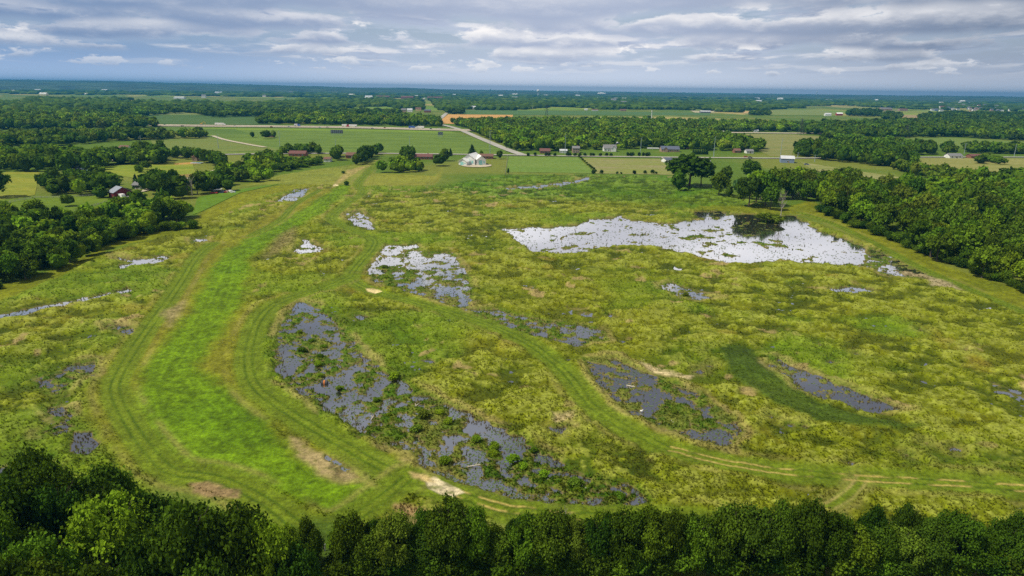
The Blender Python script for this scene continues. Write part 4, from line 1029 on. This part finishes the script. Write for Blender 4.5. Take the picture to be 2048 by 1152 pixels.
def house(px, py, wpx, d, h, rh, wall, roof, label, cat='house', rz=0.0, ridge='x', wins=4, chim=False, garage=None, storeys=1, wing=None, name='house', door=True, group=None):
    m = m_per_px(px, py); p = at(px, py); w = wpx * m
    o = empty(name, (p.x, p.y + d / 2, -.05), rz)
    gable(o, -w / 2, w / 2, -d / 2, d / 2, h, rh, wall, roof, ridge)
    if wing:   # cross gable standing forward
        x0, x1, fy, wh, wrh = wing
        gable(o, x0 * w, x1 * w, -d / 2 - fy, -d / 2 + .3, wh, wrh, wall, roof, 'y', .4, 'wing_wall', 'wing_roof')
    for s in range(storeys):
        for i in range(wins):
            x = -w / 2 + w * (i + .7) / (wins + .4)
            if wing and wing[0] * w - .8 < x < wing[1] * w + .8: continue
            win(o, x, 1.0 + s * 2.8, -d / 2)
    if door: MB().box(-.5 + w * .08, -d / 2 - .08, .05, .5 + w * .08, -d / 2 + .02, 2.1).build('door', DOORM, o)
    if garage:
        for gx in garage: MB().box(gx * w - 1.5, -d / 2 - .07, .05, gx * w + 1.5, -d / 2 + .02, 2.4).build('garage_door', WHITE, o)
    if chim: MB().box(w * .22, .4, h, w * .22 + .9, 1.3, h + rh + 1.2).build('chimney', BRICK, o)
    return tag(o, label, cat, group)
house(232, 397, 25, 11, 3.8, 3.0, pm('dark_red_boards', (.17, .022, .03), noise=.25, nscale=2), pm('blue_grey_tin', (.27, .30, .36), rough=.5, noise=.15), 'red board barn with a grey metal roof beside parked white vehicles', 'barn', rz=R(-38), wins=0, name='barn', door=False)
house(273, 378, 16, 9, 2.7, 1.8, WHITE, SHG, 'low white house with a grey roof behind the red barn')
house(366, 381, 15, 9, 2.9, 2.0, TANB, SHB, 'brown house half hidden behind the bare tree right of the barn clump')
house(404, 322, 38, 11, 3.0, 2.4, TANB, SHB, 'long tan brick house with brown roof and a pool beside the yellow lawn', chim=True, wing=(-.45, -.2, 2.2, 3.0, 2.0))
house(246, 304, 17, 10, 4.0, 2.6, WHITE, SHB, 'white house with a brown roof among the trees at upper left', garage=(-.2,), wins=2)
house(161, 336, 12, 8, 3, 2, WHITE, TIN, 'pale shed with a light metal roof behind the junk heap', 'shed', wins=0, name='shed')
p, m = at(394, 327), m_per_px(394, 327)
o = empty('swimming_pool', (p.x, p.y, .35)); MB().box(-5, -3, 0, 5, 3, .5).build('rim', WHITE, o); MB().box(-4.4, -2.4, .45, 4.4, 2.4, .54).build('water_surface', pm('pool_blue', (.10, .42, .62), rough=.1), o); tag(o, 'small blue swimming pool in front of the tan brick house', 'pool')
house(594, 313, 33, 11, 3.0, 2.4, BRICK, SHR, 'long brick house with a maroon roof in the tree belt')
house(654, 324, 13, 8, 2.8, 1.5, WHITE, SHB, 'small white shed at the back of the mown lawn', 'shed', wins=0, name='shed', garage=(-.2, .2), door=False)
house(703, 317, 22, 10, 3.2, 2.4, BRICK, SHB, 'brick house with white garage between dark trees', garage=(.1,), wins=2)
house(846, 319, 36, 11, 2.9, 2.2, BRICK, SHR, 'long low brick house with a maroon roof by the country road', chim=True, wins=5)
house(972, 318, 28, 11, 2.8, 2.0, BRICK, SHB, 'long brown house behind the white barns')
house(537, 275, 17, 10, 4.6, 2.4, BRICK, SHG, 'brick house alone among a few trees in the big green field', storeys=2, wins=3)
house(1090, 307, 20, 11, 2.8, 2.4, BRICK, SHR, 'low brick house with maroon roof at the forest edge near the crossroads')
house(1127, 306, 14, 8, 2.6, 1.4, GREYC, TIN, 'low grey garage with a pale metal roof at the forest edge', 'garage', wins=0, name='garage', garage=(-.2, .2), door=False)
house(1152, 306, 14, 10, 5.4, 2.0, TANB, SHG, 'two storey tan house with a chimney at the forest edge', storeys=2, wins=3, chim=True)
house(1220, 303, 25, 11, 3.8, 3.8, WHITE, SHG, 'large white house with steep gables and a grey roof', wing=(.1, .45, 3, 3.8, 3.0), wins=4)
house(1236, 296, 15, 11, 4.8, 2.2, BLUW, TIN, 'pale blue barn standing behind the white gabled house', 'barn', ridge='y', wins=0, name='barn')
house(1341, 304, 36, 13, 3.2, 3.2, TANB, SHU, 'wide brick house with a dark blue roof and several gables', wing=(-.42, -.18, 2.5, 3.2, 2.6), wins=5)
house(1379, 298, 14, 9, 3.4, 2.2, TANB, SHB, 'small tan house beside the row of poplars', wins=2)
house(1336, 325, 16, 9, 2.7, 1.8, WHITE, SHU, 'small white garage with a blue grey roof left of the huge tree', 'garage', wins=1, name='garage', garage=(.25,), door=False, rz=R(20))
house(1416, 327, 8, 5, 2.4, 1.2, WHITE, TIN, 'tiny white shed right of the huge tree', 'shed', wins=0, name='shed')
house(1475, 306, 12, 9, 2.8, 2.0, BRICK, SHB, 'small brown house under trees at the end of the forest', wins=2)
house(1500, 307, 14, 9, 2.8, 1.8, WHITE, SHG, 'small white house under trees at the end of the forest', wins=3)
house(1578, 326, 25, 13, 4.4, 2.4, BLUW, TIN, 'blue grey pole barn with a bright metal roof behind the pond grove', 'barn', rz=R(-14), wins=1, name='barn')
house(1912, 317, 26, 11, 2.9, 2.4, WHITE, SHG, 'white house with a grey roof beyond the field at right', garage=(.3,), wins=3)
house(1955, 317, 26, 10, 2.7, 1.8, BRICK, SHR, 'low red brick house beyond the field at right', wins=4)
house(2040, 300, 20, 12, 3.0, 2.6, TANB, SHG, 'house with a grey roof in the trees at the right edge')
# white barns on their pad
m = m_per_px(945, 330); p = at(946, 331)
pad = MB(); pad.v = [(p.x + math.cos(a) * 31 * m + 3, p.y + math.sin(a) * 17, .45) for a in np.linspace(0, 6.1, 22)]; pad.f = [list(range(22))]
tag(pad.build('gravel_yard', GRAV), kind='structure')
def yard_barn(dx, dy, wpx, d, h, rh, rz, lab, cat='barn'):
    o = empty('yard_barn', (p.x + dx * m, p.y + dy, .45), R(rz)); w = wpx * m
    gable(o, -w / 2, w / 2, -d / 2, d / 2, h, rh, WHITE, WHITE, 'y', .7)
    MB().box(-w * .28, -d / 2 - .10, .1, w * .12, -d / 2 - .02, h * .85).build('door', TEAL, o)
    MB().box(w * .22, -d / 2 - .10, 1.2, w * .38, -d / 2 - .02, h * .7).build('window', TEAL, o)
    tag(o, lab, cat)
yard_barn(-3, 14, 24, 22, 5.5, 4.2, -14, 'tallest white gabled barn in the middle of the pale yard')
yard_barn(13, 11, 18, 18, 5.0, 3.2, 10, 'white gabled barn with teal door at the right end of the pale yard')
yard_barn(-16, 3, 17, 12, 3.6, 2.4, -20, 'low white gabled shed with teal door at the left end of the pale yard', 'shed')
# distant buildings
def block(px, py, wpx, hpx, wall, roof, label, cat='building', group=None, name='distant_building', ridge='x'):
    m = m_per_px(px, py); p = at(px, py); w = wpx * m; h = hpx * m; d = max(w * .55, 8)
    o = empty(name, (p.x, p.y, .3)); gable(o, -w / 2, w / 2, -d / 2, d / 2, h * .68, h * .42, wall, roof, ridge, .4)
    return tag(o, label, cat, group)
for a_ in [
 (787,228,14,6,WHITE,SHU,'white building with a dark blue roof beyond the freeway woods'),
 (808,225,10,7,TANB,SHG,'tan barn just right of the blue roofed building'),
 (820,224,10,6,WHITE,TIN,'white barn in the middle of the far farmyard'),
 (837,222,11,6,pm('ochre', (.6,.45,.22)),SHB,'ochre barn near the far end of the straight road'),
 (855,225,13,5,BRICK,SHU,'red building with blue roof beside the diagonal road'),
 (918,218,11,5,WHITE,TIN,'white barn left of the big farm beyond the tan field'),
 (946,219,11,6,WHITE,TIN,'tall white barn of the big farm beyond the tan field'),
 (957,219,12,5,WHITE,TIN,'long white barn of the big farm beyond the tan field'),
 (90,213,26,5,WHITE,SHR,'long white farm building with red end at upper left'),
 (84,208,12,5,REDW,TIN,'red barn behind the long white farm building at upper left'),
 (22,214,8,3,WHITE,TIN,'white shed at the far left under the dark woods'),
 (88,191,14,5,pm('cream', (.75,.68,.45)),WHITE,'cream building in the far woods at upper left'),
 (360,198,20,4,WHITE,TIN,'long white building in the far woods left of centre'),
 (408,196,8,6,WHITE,SHG,'white tower-like house in the far woods left of centre'),
 (438,187,14,3,WHITE,TIN,'white farm buildings far off left of centre'),
 (494,209,12,3,WHITE,TIN,'small white barn left of the far woods belt'),
 (738,197,14,5,WHITE,TIN,'white house far off above the freeway trucks'),
 (766,196,26,4,BRICK,SHR,'long reddish block far off beyond the woods'),
 (815,198,24,5,BRICK,SHR,'reddish apartment block beside the straight far road'),
 (870,198,30,4,TANB,SHR,'low reddish row far off right of the straight road'),
 (828,180,14,4,WHITE,TIN,'white hospital-like block on the horizon'),
 (1060,218,10,3,pm('cream', (.75,.68,.45)),SHG,'cream house at the edge of the green far field'),
 (1172,221,6,3,WHITE,TIN,'small white house at the far edge of the field'),
 (1190,222,12,3,WHITE,SHB,'white and brown house at the far edge of the field'),
 (1246,222,12,3,TANB,SHB,'brown house at the far edge of the field'),
 (1227,204,10,6,WHITE,SHG,'white building among the far suburb trees'),
 (1247,207,12,4,TANB,SHG,'tan building among the far suburb trees'),
 (1268,192,16,3,WHITE,TIN,'left white warehouse near the horizon'),
 (1283,192,12,3,WHITE,TIN,'right white warehouse near the horizon'),
 (1410,226,20,4,SHG,TIN,'low grey building in the small tan clearing'),
 (1515,206,14,5,WHITE,TIN,'white buildings in the woods at right of centre'),
 (1655,232,12,5,WHITE,TIN,'white barn beside the far farm at right'),
 (1678,231,12,5,REDW,WHITE,'red and white barn of the far farm at right'),
 (1720,232,6,5,WHITE,TIN,'white shed before the dark square wood'),
 (1776,232,9,4,WHITE,TIN,'white house right of the dark square wood'),
 (1770,221,22,5,TANB,SHG,'wide tan building at the far right fields'),
 (1805,222,16,4,TANB,SHB,'tan row house at the far right fields'),
 (1884,220,12,7,WHITE,SHR,'white house with a red roof before the suburb'),
 (1880,250,6,4,WHITE,TIN,'white house at the right end of the little green field'),
 (1964,252,8,3,WHITE,SHG,'pale house in the right woods'),
 (1925,268,18,3,WHITE,TIN,'long white shed behind the right hand woods'),
 (1511,264,9,4,WHITE,TIN,'white shed beside the freeway at right'),
 (1308,298,26,1.6,WHITE,TIN,'long low white greenhouse left of the wide brick house'),
 (1515,210,8,3,WHITE,TIN,'small white barn below the buildings right of centre')]:
    block(*a_)
random.seed(11)
roofs = [SHU, SHG, SHB, SHU]
for i in range(60):
    block(random.uniform(1865, 2060), random.uniform(213, 223.5), random.uniform(5, 8), random.uniform(3.2, 4.6), random.choice([WHITE, TANB, BLUW, WHITE]), random.choice(roofs), 'house of the dense suburb at the far right', 'house', 'houses of the far suburb', 'suburban_house', random.choice('xy'))
for i in range(60):
    x = random.uniform(0, 2048); y = 181 + (x - 1024) * .0125 + random.choice([6, 7, 8.5, 10, 12, 15, 19]) + random.uniform(0, 1.5)
    block(x, y, random.uniform(5, 13), random.uniform(2.4, 4.0), WHITE, random.choice([TIN, WHITE, SHG]), 'pale speck of a building among the woods toward the horizon', 'building', 'pale buildings scattered toward the horizon')
# white dome and water towers
def base(px, py): return at(px, py), m_per_px(px, py)
p, m = base(1203, 191)
o = empty('domed_arena', (p.x, p.y, 0)); MB().tube((0, 0, 0), (0, 0, 2.2 * m), 11 * m, 11 * m, 20).build('wall', GREYC, o)
MB().ell((0, 0, 2.2 * m), (11.2 * m, 11.2 * m, 3.6 * m), 20, 10).build('dome', WHITE, o, True); tag(o, 'large white domed arena near the horizon', 'arena')
for px, py, s, lab in ((1076, 192, 1.0, 'white water tower on the horizon right of centre'), (981, 184, .55, 'small pale water tower on the horizon near centre'), (1633, 191, .6, 'small pale water tower on the horizon at right')):
    p, m = base(px, py); m *= s
    o = empty('water_tower', (p.x, p.y, 0)); MB().tube((0, 0, 0), (0, 0, 8 * m), .9 * m, .7 * m, 10).build('column', WHITE, o)
    MB().ell((0, 0, 10 * m), (2.8 * m, 2.8 * m, 2.8 * m), 14, 8).build('tank', WHITE, o, True); tag(o, lab, 'water tower')

# ---------------------------------------------------------------- poles, pylons, billboards
def pole(px, py, hpx, mat, label, r=.35, arms=3):
    p, m = base(px, py); h = hpx * m
    o = empty('power_pole', (p.x, p.y, 0), R(8)); MB().tube((0, 0, 0), (0, 0, h), r, r * .45, 8).build('shaft', mat, o)
    for k in range(arms): MB().tube((-1.9 if k % 2 else 0, 0, h * (.98 - .07 * k)), (1.9 if not k % 2 else 0, 0, h * (.98 - .07 * k) + .25), .09, .06, 5).build('cross_arm', mat, o)
    tag(o, label, 'power pole')
for a_ in [(284,303,31,'tall steel power pole among the trees at upper left'), (158,283,14,'short steel pole at the far left field'), (437,297,28,'slim power pole in the field left of the brick house'), (560,294,32,'steel power pole just right of the brick house in the field'),
 (672,306,28,'thin power pole below the large billboard'), (820,303,30,'thin power pole in the middle of the big green field'), (980,308,46,'power pole between big green field and diagonal road'), (1130,308,38,'power pole before the two storey tan house'),
 (1281,306,30,'thin power pole left of the wide brick house'), (1427,314,40,'tall steel power pole right of the poplars'), (1561,310,34,'slim power pole on the tan field'), (1595,317,12,'short white pole right of the blue grey barn'),
 (1629,324,14,'short white pole right of the small trees'), (1803,304,18,'steel power pole at the end of the woodland block'), (1928,308,22,'steel power pole beside the white house at right'), (2028,313,24,'steel power pole near the right edge'), (1699,282,10,'short pole at the edge of the tan field')]:
    pole(a_[0], a_[1], a_[2], STEEL, a_[3])
p, m = base(1302, 252)
o = empty('radio_mast', (p.x, p.y, 0)); MB().tube((0, 0, 0), (0, 0, 30 * m), .9, .6, 8).build('shaft', WHITE, o); MB().tube((0, 0, 28 * m), (0, 0, 29.5 * m), 1.6, 1.6, 10).build('antenna_ring', WHITE, o)
tag(o, 'white cell mast rising out of the central forest', 'mast')
def pylon(px, py, hpx, label):
    p, m = base(px, py); h = hpx * m; o = empty('lattice_pylon', (p.x, p.y, 0), R(12)); t = MB(); b_ = 4.2; N_ = 7
    lv = [(h * .9 * k / N_, b_ * (1 - .86 * k / N_)) for k in range(N_ + 1)]
    cn = ((-1, -1), (1, -1), (1, 1), (-1, 1))
    for (z0, w0), (z1, w1) in zip(lv, lv[1:]):
        for i in range(4):
            a, c = cn[i], cn[(i + 1) % 4]
            t.tube((a[0] * w0, a[1] * w0, z0), (a[0] * w1, a[1] * w1, z1), .17, .17, 4)
            t.tube((a[0] * w0, a[1] * w0, z0), (c[0] * w1, c[1] * w1, z1), .09, .09, 4)
            t.tube((c[0] * w0, c[1] * w0, z0), (a[0] * w1, a[1] * w1, z1), .09, .09, 4)
    t.tube((0, 0, h * .88), (0, 0, h), .4, .12, 4); t.build('lattice', DARKM, o)
    for z, w in ((.66, 7), (.78, 6), (.9, 5)):
        c = MB(); c.tube((-w, 0, h * z), (0, 0, h * z + 1.2), .1, .15, 4); c.tube((w, 0, h * z), (0, 0, h * z + 1.2), .1, .15, 4); c.tube((-w, 0, h * z), (w, 0, h * z), .12, .12, 4); c.build('cross_arm', DARKM, o)
    tag(o, label, 'pylon')
pylon(1601, 270, 34, 'dark lattice pylon at the left edge of the right hand woods')
pylon(1812, 276, 28, 'lattice pylon above the woodland at right')
pylon(1093, 238, 28, 'lattice pylon beyond the central forest')
def billboard(px, py, wpx, hpx, post, label):
    p, m = base(px, py); w, h, q = wpx * m, hpx * m, post * m
    o = empty('billboard', (p.x, p.y, 0), R(-4)); MB().box(-w / 2, -.15, q, w / 2, .15, q + h).build('panel', pm('board_back', (.10, .10, .12), noise=.3, nscale=1), o)
    n = 6
    for k in range(n):
        x = -w / 2 + w * (k + .5) / n; MB().box(x - .15, -.5, 0, x + .15, -.17, q + h * .96).build('post', STEEL, o)
    for z in (.1, .5, .9): MB().box(-w / 2, -.72, q + h * z - .08, w / 2, -.52, q + h * z + .08).build('rail', STEEL, o)
    tag(o, label, 'billboard')
billboard(674, 271.5, 25, 7, 4.5, 'large dark back of a billboard standing in the green field')
billboard(881, 274, 10, 6, 4, 'small dark back of a billboard near the diagonal road')

# ---------------------------------------------------------------- vehicles
def wheels(o, xs, y, r=.5, w=.3):
    for x in xs:
        for s in (-1, 1):
            f = MB().tube((x, s * y - w / 2, r), (x, s * y + w / 2, r), r, r, 12).build('wheel', TYRE, o)
            MB().tube((x, s * y - w / 2 - .02, r), (x, s * y + w / 2 + .02, r), r * .5, r * .5, 8).build('rim', STEEL, f)
def truck(px, py, cab, box, label, L_=14, rz=0, z=.8):
    p, m = base(px, py); o = empty('semi_truck', (p.x, p.y, z), rz)
    MB().box(-L_ / 2, -1.3, 1.1, L_ / 2, 1.3, 4.1).build('trailer', box, o)
    c = MB(); c.prism([(L_ / 2 + .5, .6), (L_ / 2 + 5.2, .6), (L_ / 2 + 5.2, 1.9), (L_ / 2 + 3.6, 2.1), (L_ / 2 + 3.1, 3.3), (L_ / 2 + .5, 3.8)], 'y', -1.2, 1.2)
    c = c.build('cab', cab, o); MB().box(L_ / 2 + 2.0, -1.23, 2.1, L_ / 2 + 2.9, 1.23, 2.9).build('window', WGLASS, c)
    wheels(o, (-L_ / 2 + 1, -L_ / 2 + 2.3, L_ / 2 + 1.2, L_ / 2 + 4.4), 1.15); tag(o, label, 'truck')
truck(689, 254, DARKM, WHITE, 'white trailer truck, left of the two on the freeway', 9, z=.9)
truck(706, 254.5, pm('red_paint', (.5, .02, .03), rough=.4), WHITE, 'long white trailer truck with a red cab on the freeway', 14, math.pi)
truck(822, 257.5, pm('blue_paint', (.05, .12, .45), rough=.4), pm('blue_paint', (.05, .12, .45)), 'blue trailer truck on the freeway below the far farm', 8)
truck(842, 257.8, WHITE, WHITE, 'white trailer truck right of the blue one on the freeway', 11, math.pi)
truck(592, 253, pm('blue_paint', (.05, .12, .45)), TIN, 'grey truck with blue cab at the left of the freeway', 6)
truck(438, 251.2, WHITE, WHITE, 'white trailer truck parked behind small roadside trees', 14)
truck(1440, 267, WHITE, WHITE, 'white truck on the freeway seen between trees at right', 12)
def car(px, py, mat, label, group=None, rz=0, z=.75, k=1.0, cat='car'):
    p, m = base(px, py); o = empty('car', (p.x, p.y, z), rz)
    MB().prism([(-2.3, .35), (2.3, .35), (2.3, .85), (1.3, 1.0), (-2.2, 1.05)], 'y', -.9, .9).build('body', mat, o)
    MB().prism([(-1.9, 1.04), (1.2, 1.0), (.6, 1.5), (-1.4, 1.52)], 'y', -.78, .78).build('cabin', WGLASS, o)
    wheels(o, (-1.4, 1.45), .85, .33, .2); tag(o, label, cat, group)
cm = [pm('car_white', (.7, .7, .7), rough=.35), pm('car_black', (.03, .03, .035), rough=.35), pm('car_silver', (.4, .41, .43), rough=.35), pm('car_red', (.4, .03, .03), rough=.35), pm('car_blue', (.06, .1, .25), rough=.35)]
for i, x in enumerate((330, 365, 470, 543, 578, 640, 655, 745, 770, 862, 878)): car(x, 251.5 + (x - 330) * .0125 + (i % 2) * 1.2, cm[i % 5], 'small car driving on the distant freeway', 'cars on the freeway')
car(1491, 316, cm[3], 'red car on the country road at right of centre', z=.7); car(1500, 317, cm[1], 'dark car on the country road right of centre', z=.7)
car(250, 396, cm[0], 'white pickup parked at the side of the red barn', z=.2, rz=R(20)); car(259, 394, cm[1], 'dark car parked right of the barn pickup', z=.2, rz=R(25))
car(1613, 330, cm[4], 'blue vehicle on the lawn right of the blue grey barn', z=.2)
car(145, 343, cm[4], 'dark car beside the junk heap behind the yellow field', z=.2)
p, m = base(243, 397)
o = empty('camper_trailer', (p.x, p.y, .15), R(-38)); MB().prism([(-3.4, .6), (3.4, .6), (3.7, 1.6), (3.2, 2.9), (-3.3, 2.9), (-3.6, 1.6)], 'y', -1.15, 1.15).build('body', WHITE, o)
MB().box(-2.4, -1.2, 1.5, -1.2, -1.14, 2.2).build('window', WGLASS, o); MB().box(.4, -1.2, .7, 1.1, -1.14, 2.4).build('door', GREYC, o); wheels(o, (-.5, .4), 1.05, .36, .2)
tag(o, 'white camper trailer parked against the red barn', 'camper')
p, m = base(403, 250)
YEL = pm('yellow_paint', (.65, .42, .03), rough=.5)
o = empty('excavator', (p.x, p.y, .6)); MB().box(-2.2, -1.5, 0, 2.2, -.9, .9).box(-2.2, .9, 0, 2.2, 1.5, .9).build('tracks', DARKM, o); MB().box(-2.4, -1.3, 1.0, 1.6, 1.3, 2.2).box(-.2, .1, 2.2, 1.5, 1.2, 3.3).build('cab', YEL, o)
MB().tube((1.2, -.4, 2), (4.8, -.4, 5.4), .4, .3).tube((4.8, -.4, 5.4), (7.4, -.4, 3.2), .3, .22).build('boom', YEL, o); MB().box(7.0, -.9, 2.0, 8.0, .1, 3.2).build('bucket', YEL, o); tag(o, 'yellow excavator working beside the freeway', 'excavator')

# ---------------------------------------------------------------- yard clutter, fence, marsh details
random.seed(4)
jm = [WHITE, TANB, BLUW, REDW, GREYC, TEAL, DARKM]
def crates(cx, cy, n, sx, sy, lab, grp):
    for i in range(n):
        p, m = base(cx + random.uniform(-sx, sx), cy + random.uniform(-sy, sy)); w = random.uniform(.6, 1.6); h = random.uniform(.5, 1.3)
        o = MB().prism([(-w, 0), (w, 0), (w * .9, h * .6), (w * .3, h), (-w * .8, h * .8)], 'y', -w * .7, w * .7).build('scrap_heap', random.choice(jm)); o.location = (p.x, p.y, .12); o.rotation_euler = (0, 0, random.uniform(0, 3)); tag(o, lab, 'scrap', grp)
crates(158, 340, 26, 28, 2.6, 'piece of scrap in the litter behind the yellow field', 'scrap behind the yellow field')
crates(455, 384.5, 14, 16, 1.6, 'pale piece of timber on the pile below the tree belt', 'timber pile')
p, m = base(437, 386)
o = empty('lean_to', (p.x, p.y, .1), R(10)); MB().prism([(-2.5, 2.0), (2.5, 2.6), (2.5, 2.75), (-2.5, 2.15)], 'y', -2.4, 2.4).build('roof', TIN, o)
for x in (-2.2, 2.2):
    for y in (-2.1, 2.1): MB().box(x - .1, y - .1, 0, x + .1, y + .1, 2.05 if x < 0 else 2.55).build('post', BARK, o)
tag(o, 'small open shelter with a pale roof beside the timber pile', 'shelter')
car(428, 388, cm[3], 'dark red car beside the small open shelter', z=.2)
def fence(pts, lab, step=3.2):
    L_ = np.array([at(*q)[:2] for q in pts]); o = empty('pasture_fence', (L_[0][0], L_[0][1], .05)); r = MB(); k = 0
    FM = pm('weathered_rail', (.42, .40, .36), noise=.2)
    for a, b_ in zip(L_, L_[1:]):
        n = max(1, int(np.linalg.norm(b_ - a) / step))
        for i in range(n):
            q = a + (b_ - a) * i / n - L_[0]; q2 = a + (b_ - a) * (i + 1) / n - L_[0]
            if k < 95: MB().box(q[0] - .09, q[1] - .09, 0, q[0] + .09, q[1] + .09, 1.35).build('post', FM, o); k += 1
            for z in (.5, .85, 1.2): r.tube((q[0], q[1], z), (q2[0], q2[1], z), .05, .05, 4)
    r.build('rails', FM, o); tag(o, lab, 'fence')
fence([(0,410),(40,402),(70,397),(130,396),(190,393)], 'pale wooden fence across the paddock left of the red barn')
fence([(150,424),(190,412),(215,405)], 'wooden fence running from the left wood toward the red barn')
fence([(1010,349),(1016,312)], 'thin fence line between two lawns right of the white barns', 6)
LOGM = pmat('bleached_wood', (.55, .50, .42), .9, .3, 3)
for px, py, l, a, lab in ((831,812,2.2,60,'pale stick standing out of the middle pool'), (948,931,2.5,10,'fallen log floating in the lower pool'), (1086,959,2.0,0,'short log beside a pool bush'), (1156,976,3.0,-5,'log lying at the foot of two pool bushes'), (1970,1001,4.0,-18,'pale log on the wet ground at lower right'), (1262,772,2.4,-40,'white branch in the right pool'), (1338,844,2.0,-15,'pale branch at the lower edge of the right pool'), (1280,722,3.0,30,'bleached driftwood beside the straw bank'), (745,835,1.6,80,'pale stump at the edge of the lower pool')):
    p, m = base(px, py); o = MB().tube((-l / 2, 0, 0), (l / 2, 0, .25), .16, .09, 7).tube((l * .1, 0, .1), (l * .3, .6, .5), .07, .03, 5).build('log', LOGM); o.location = (p.x, p.y, WATER_Z + .15); o.rotation_euler = (0, 0, R(a)); tag(o, lab, 'log')
p, m = base(649, 765)
o = empty('floating_drum', (p.x, p.y, WATER_Z)); MB().tube((-.8, 0, .3), (.8, 0, .3), .55, .55, 14).build('barrel', DARKM, o); MB().tube((-.2, 0, .3), (.2, 0, .3), .58, .58, 14).build('band', pm('orange', (.55, .18, .05)), o); tag(o, 'dark drum with an orange band floating in the pool', 'drum')
p, m = base(1283, 822)
o = MB().ell((0, 0, .25), (.35, .2, .2), 10, 6).ell((.3, 0, .5), (.12, .09, .12), 8, 5).tube((.2, 0, .3), (.3, 0, .5), .07, .06).build('egret', WHITE, None, True); o.location = (p.x, p.y, WATER_Z + .1); tag(o, 'white bird standing in the dark right pool', 'bird')
p, m = base(650, 1102)
o = MB().tube((0, 0, 0), (0, 0, 1.1), .12, .10, 8).ell((0, 0, 1.15), (.18, .18, .16), 8, 5).build('marker_post', WHITE); o.location = (p.x, p.y, 0); tag(o, 'white marker post on the dark lawn between the bottom groves', 'post')


# ---------------------------------------------------------------- air
hb = MB().box(-16000, -1500, -7, 16000, 16000, 136)
hzm = bpy.data.materials.new('air'); hzm.use_nodes = True; t = hzm.node_tree; t.nodes.clear()
out = t.nodes.new('ShaderNodeOutputMaterial'); pv = t.nodes.new('ShaderNodeVolumePrincipled')
pv.inputs['Color'].default_value = (.045, .33, .68, 1); pv.inputs['Density'].default_value = 1 / 11000.0; pv.inputs['Anisotropy'].default_value = .1
t.links.new(pv.outputs[0], out.inputs['Volume'])
hz_o = hb.build('haze', hzm); tag(hz_o, kind='stuff')
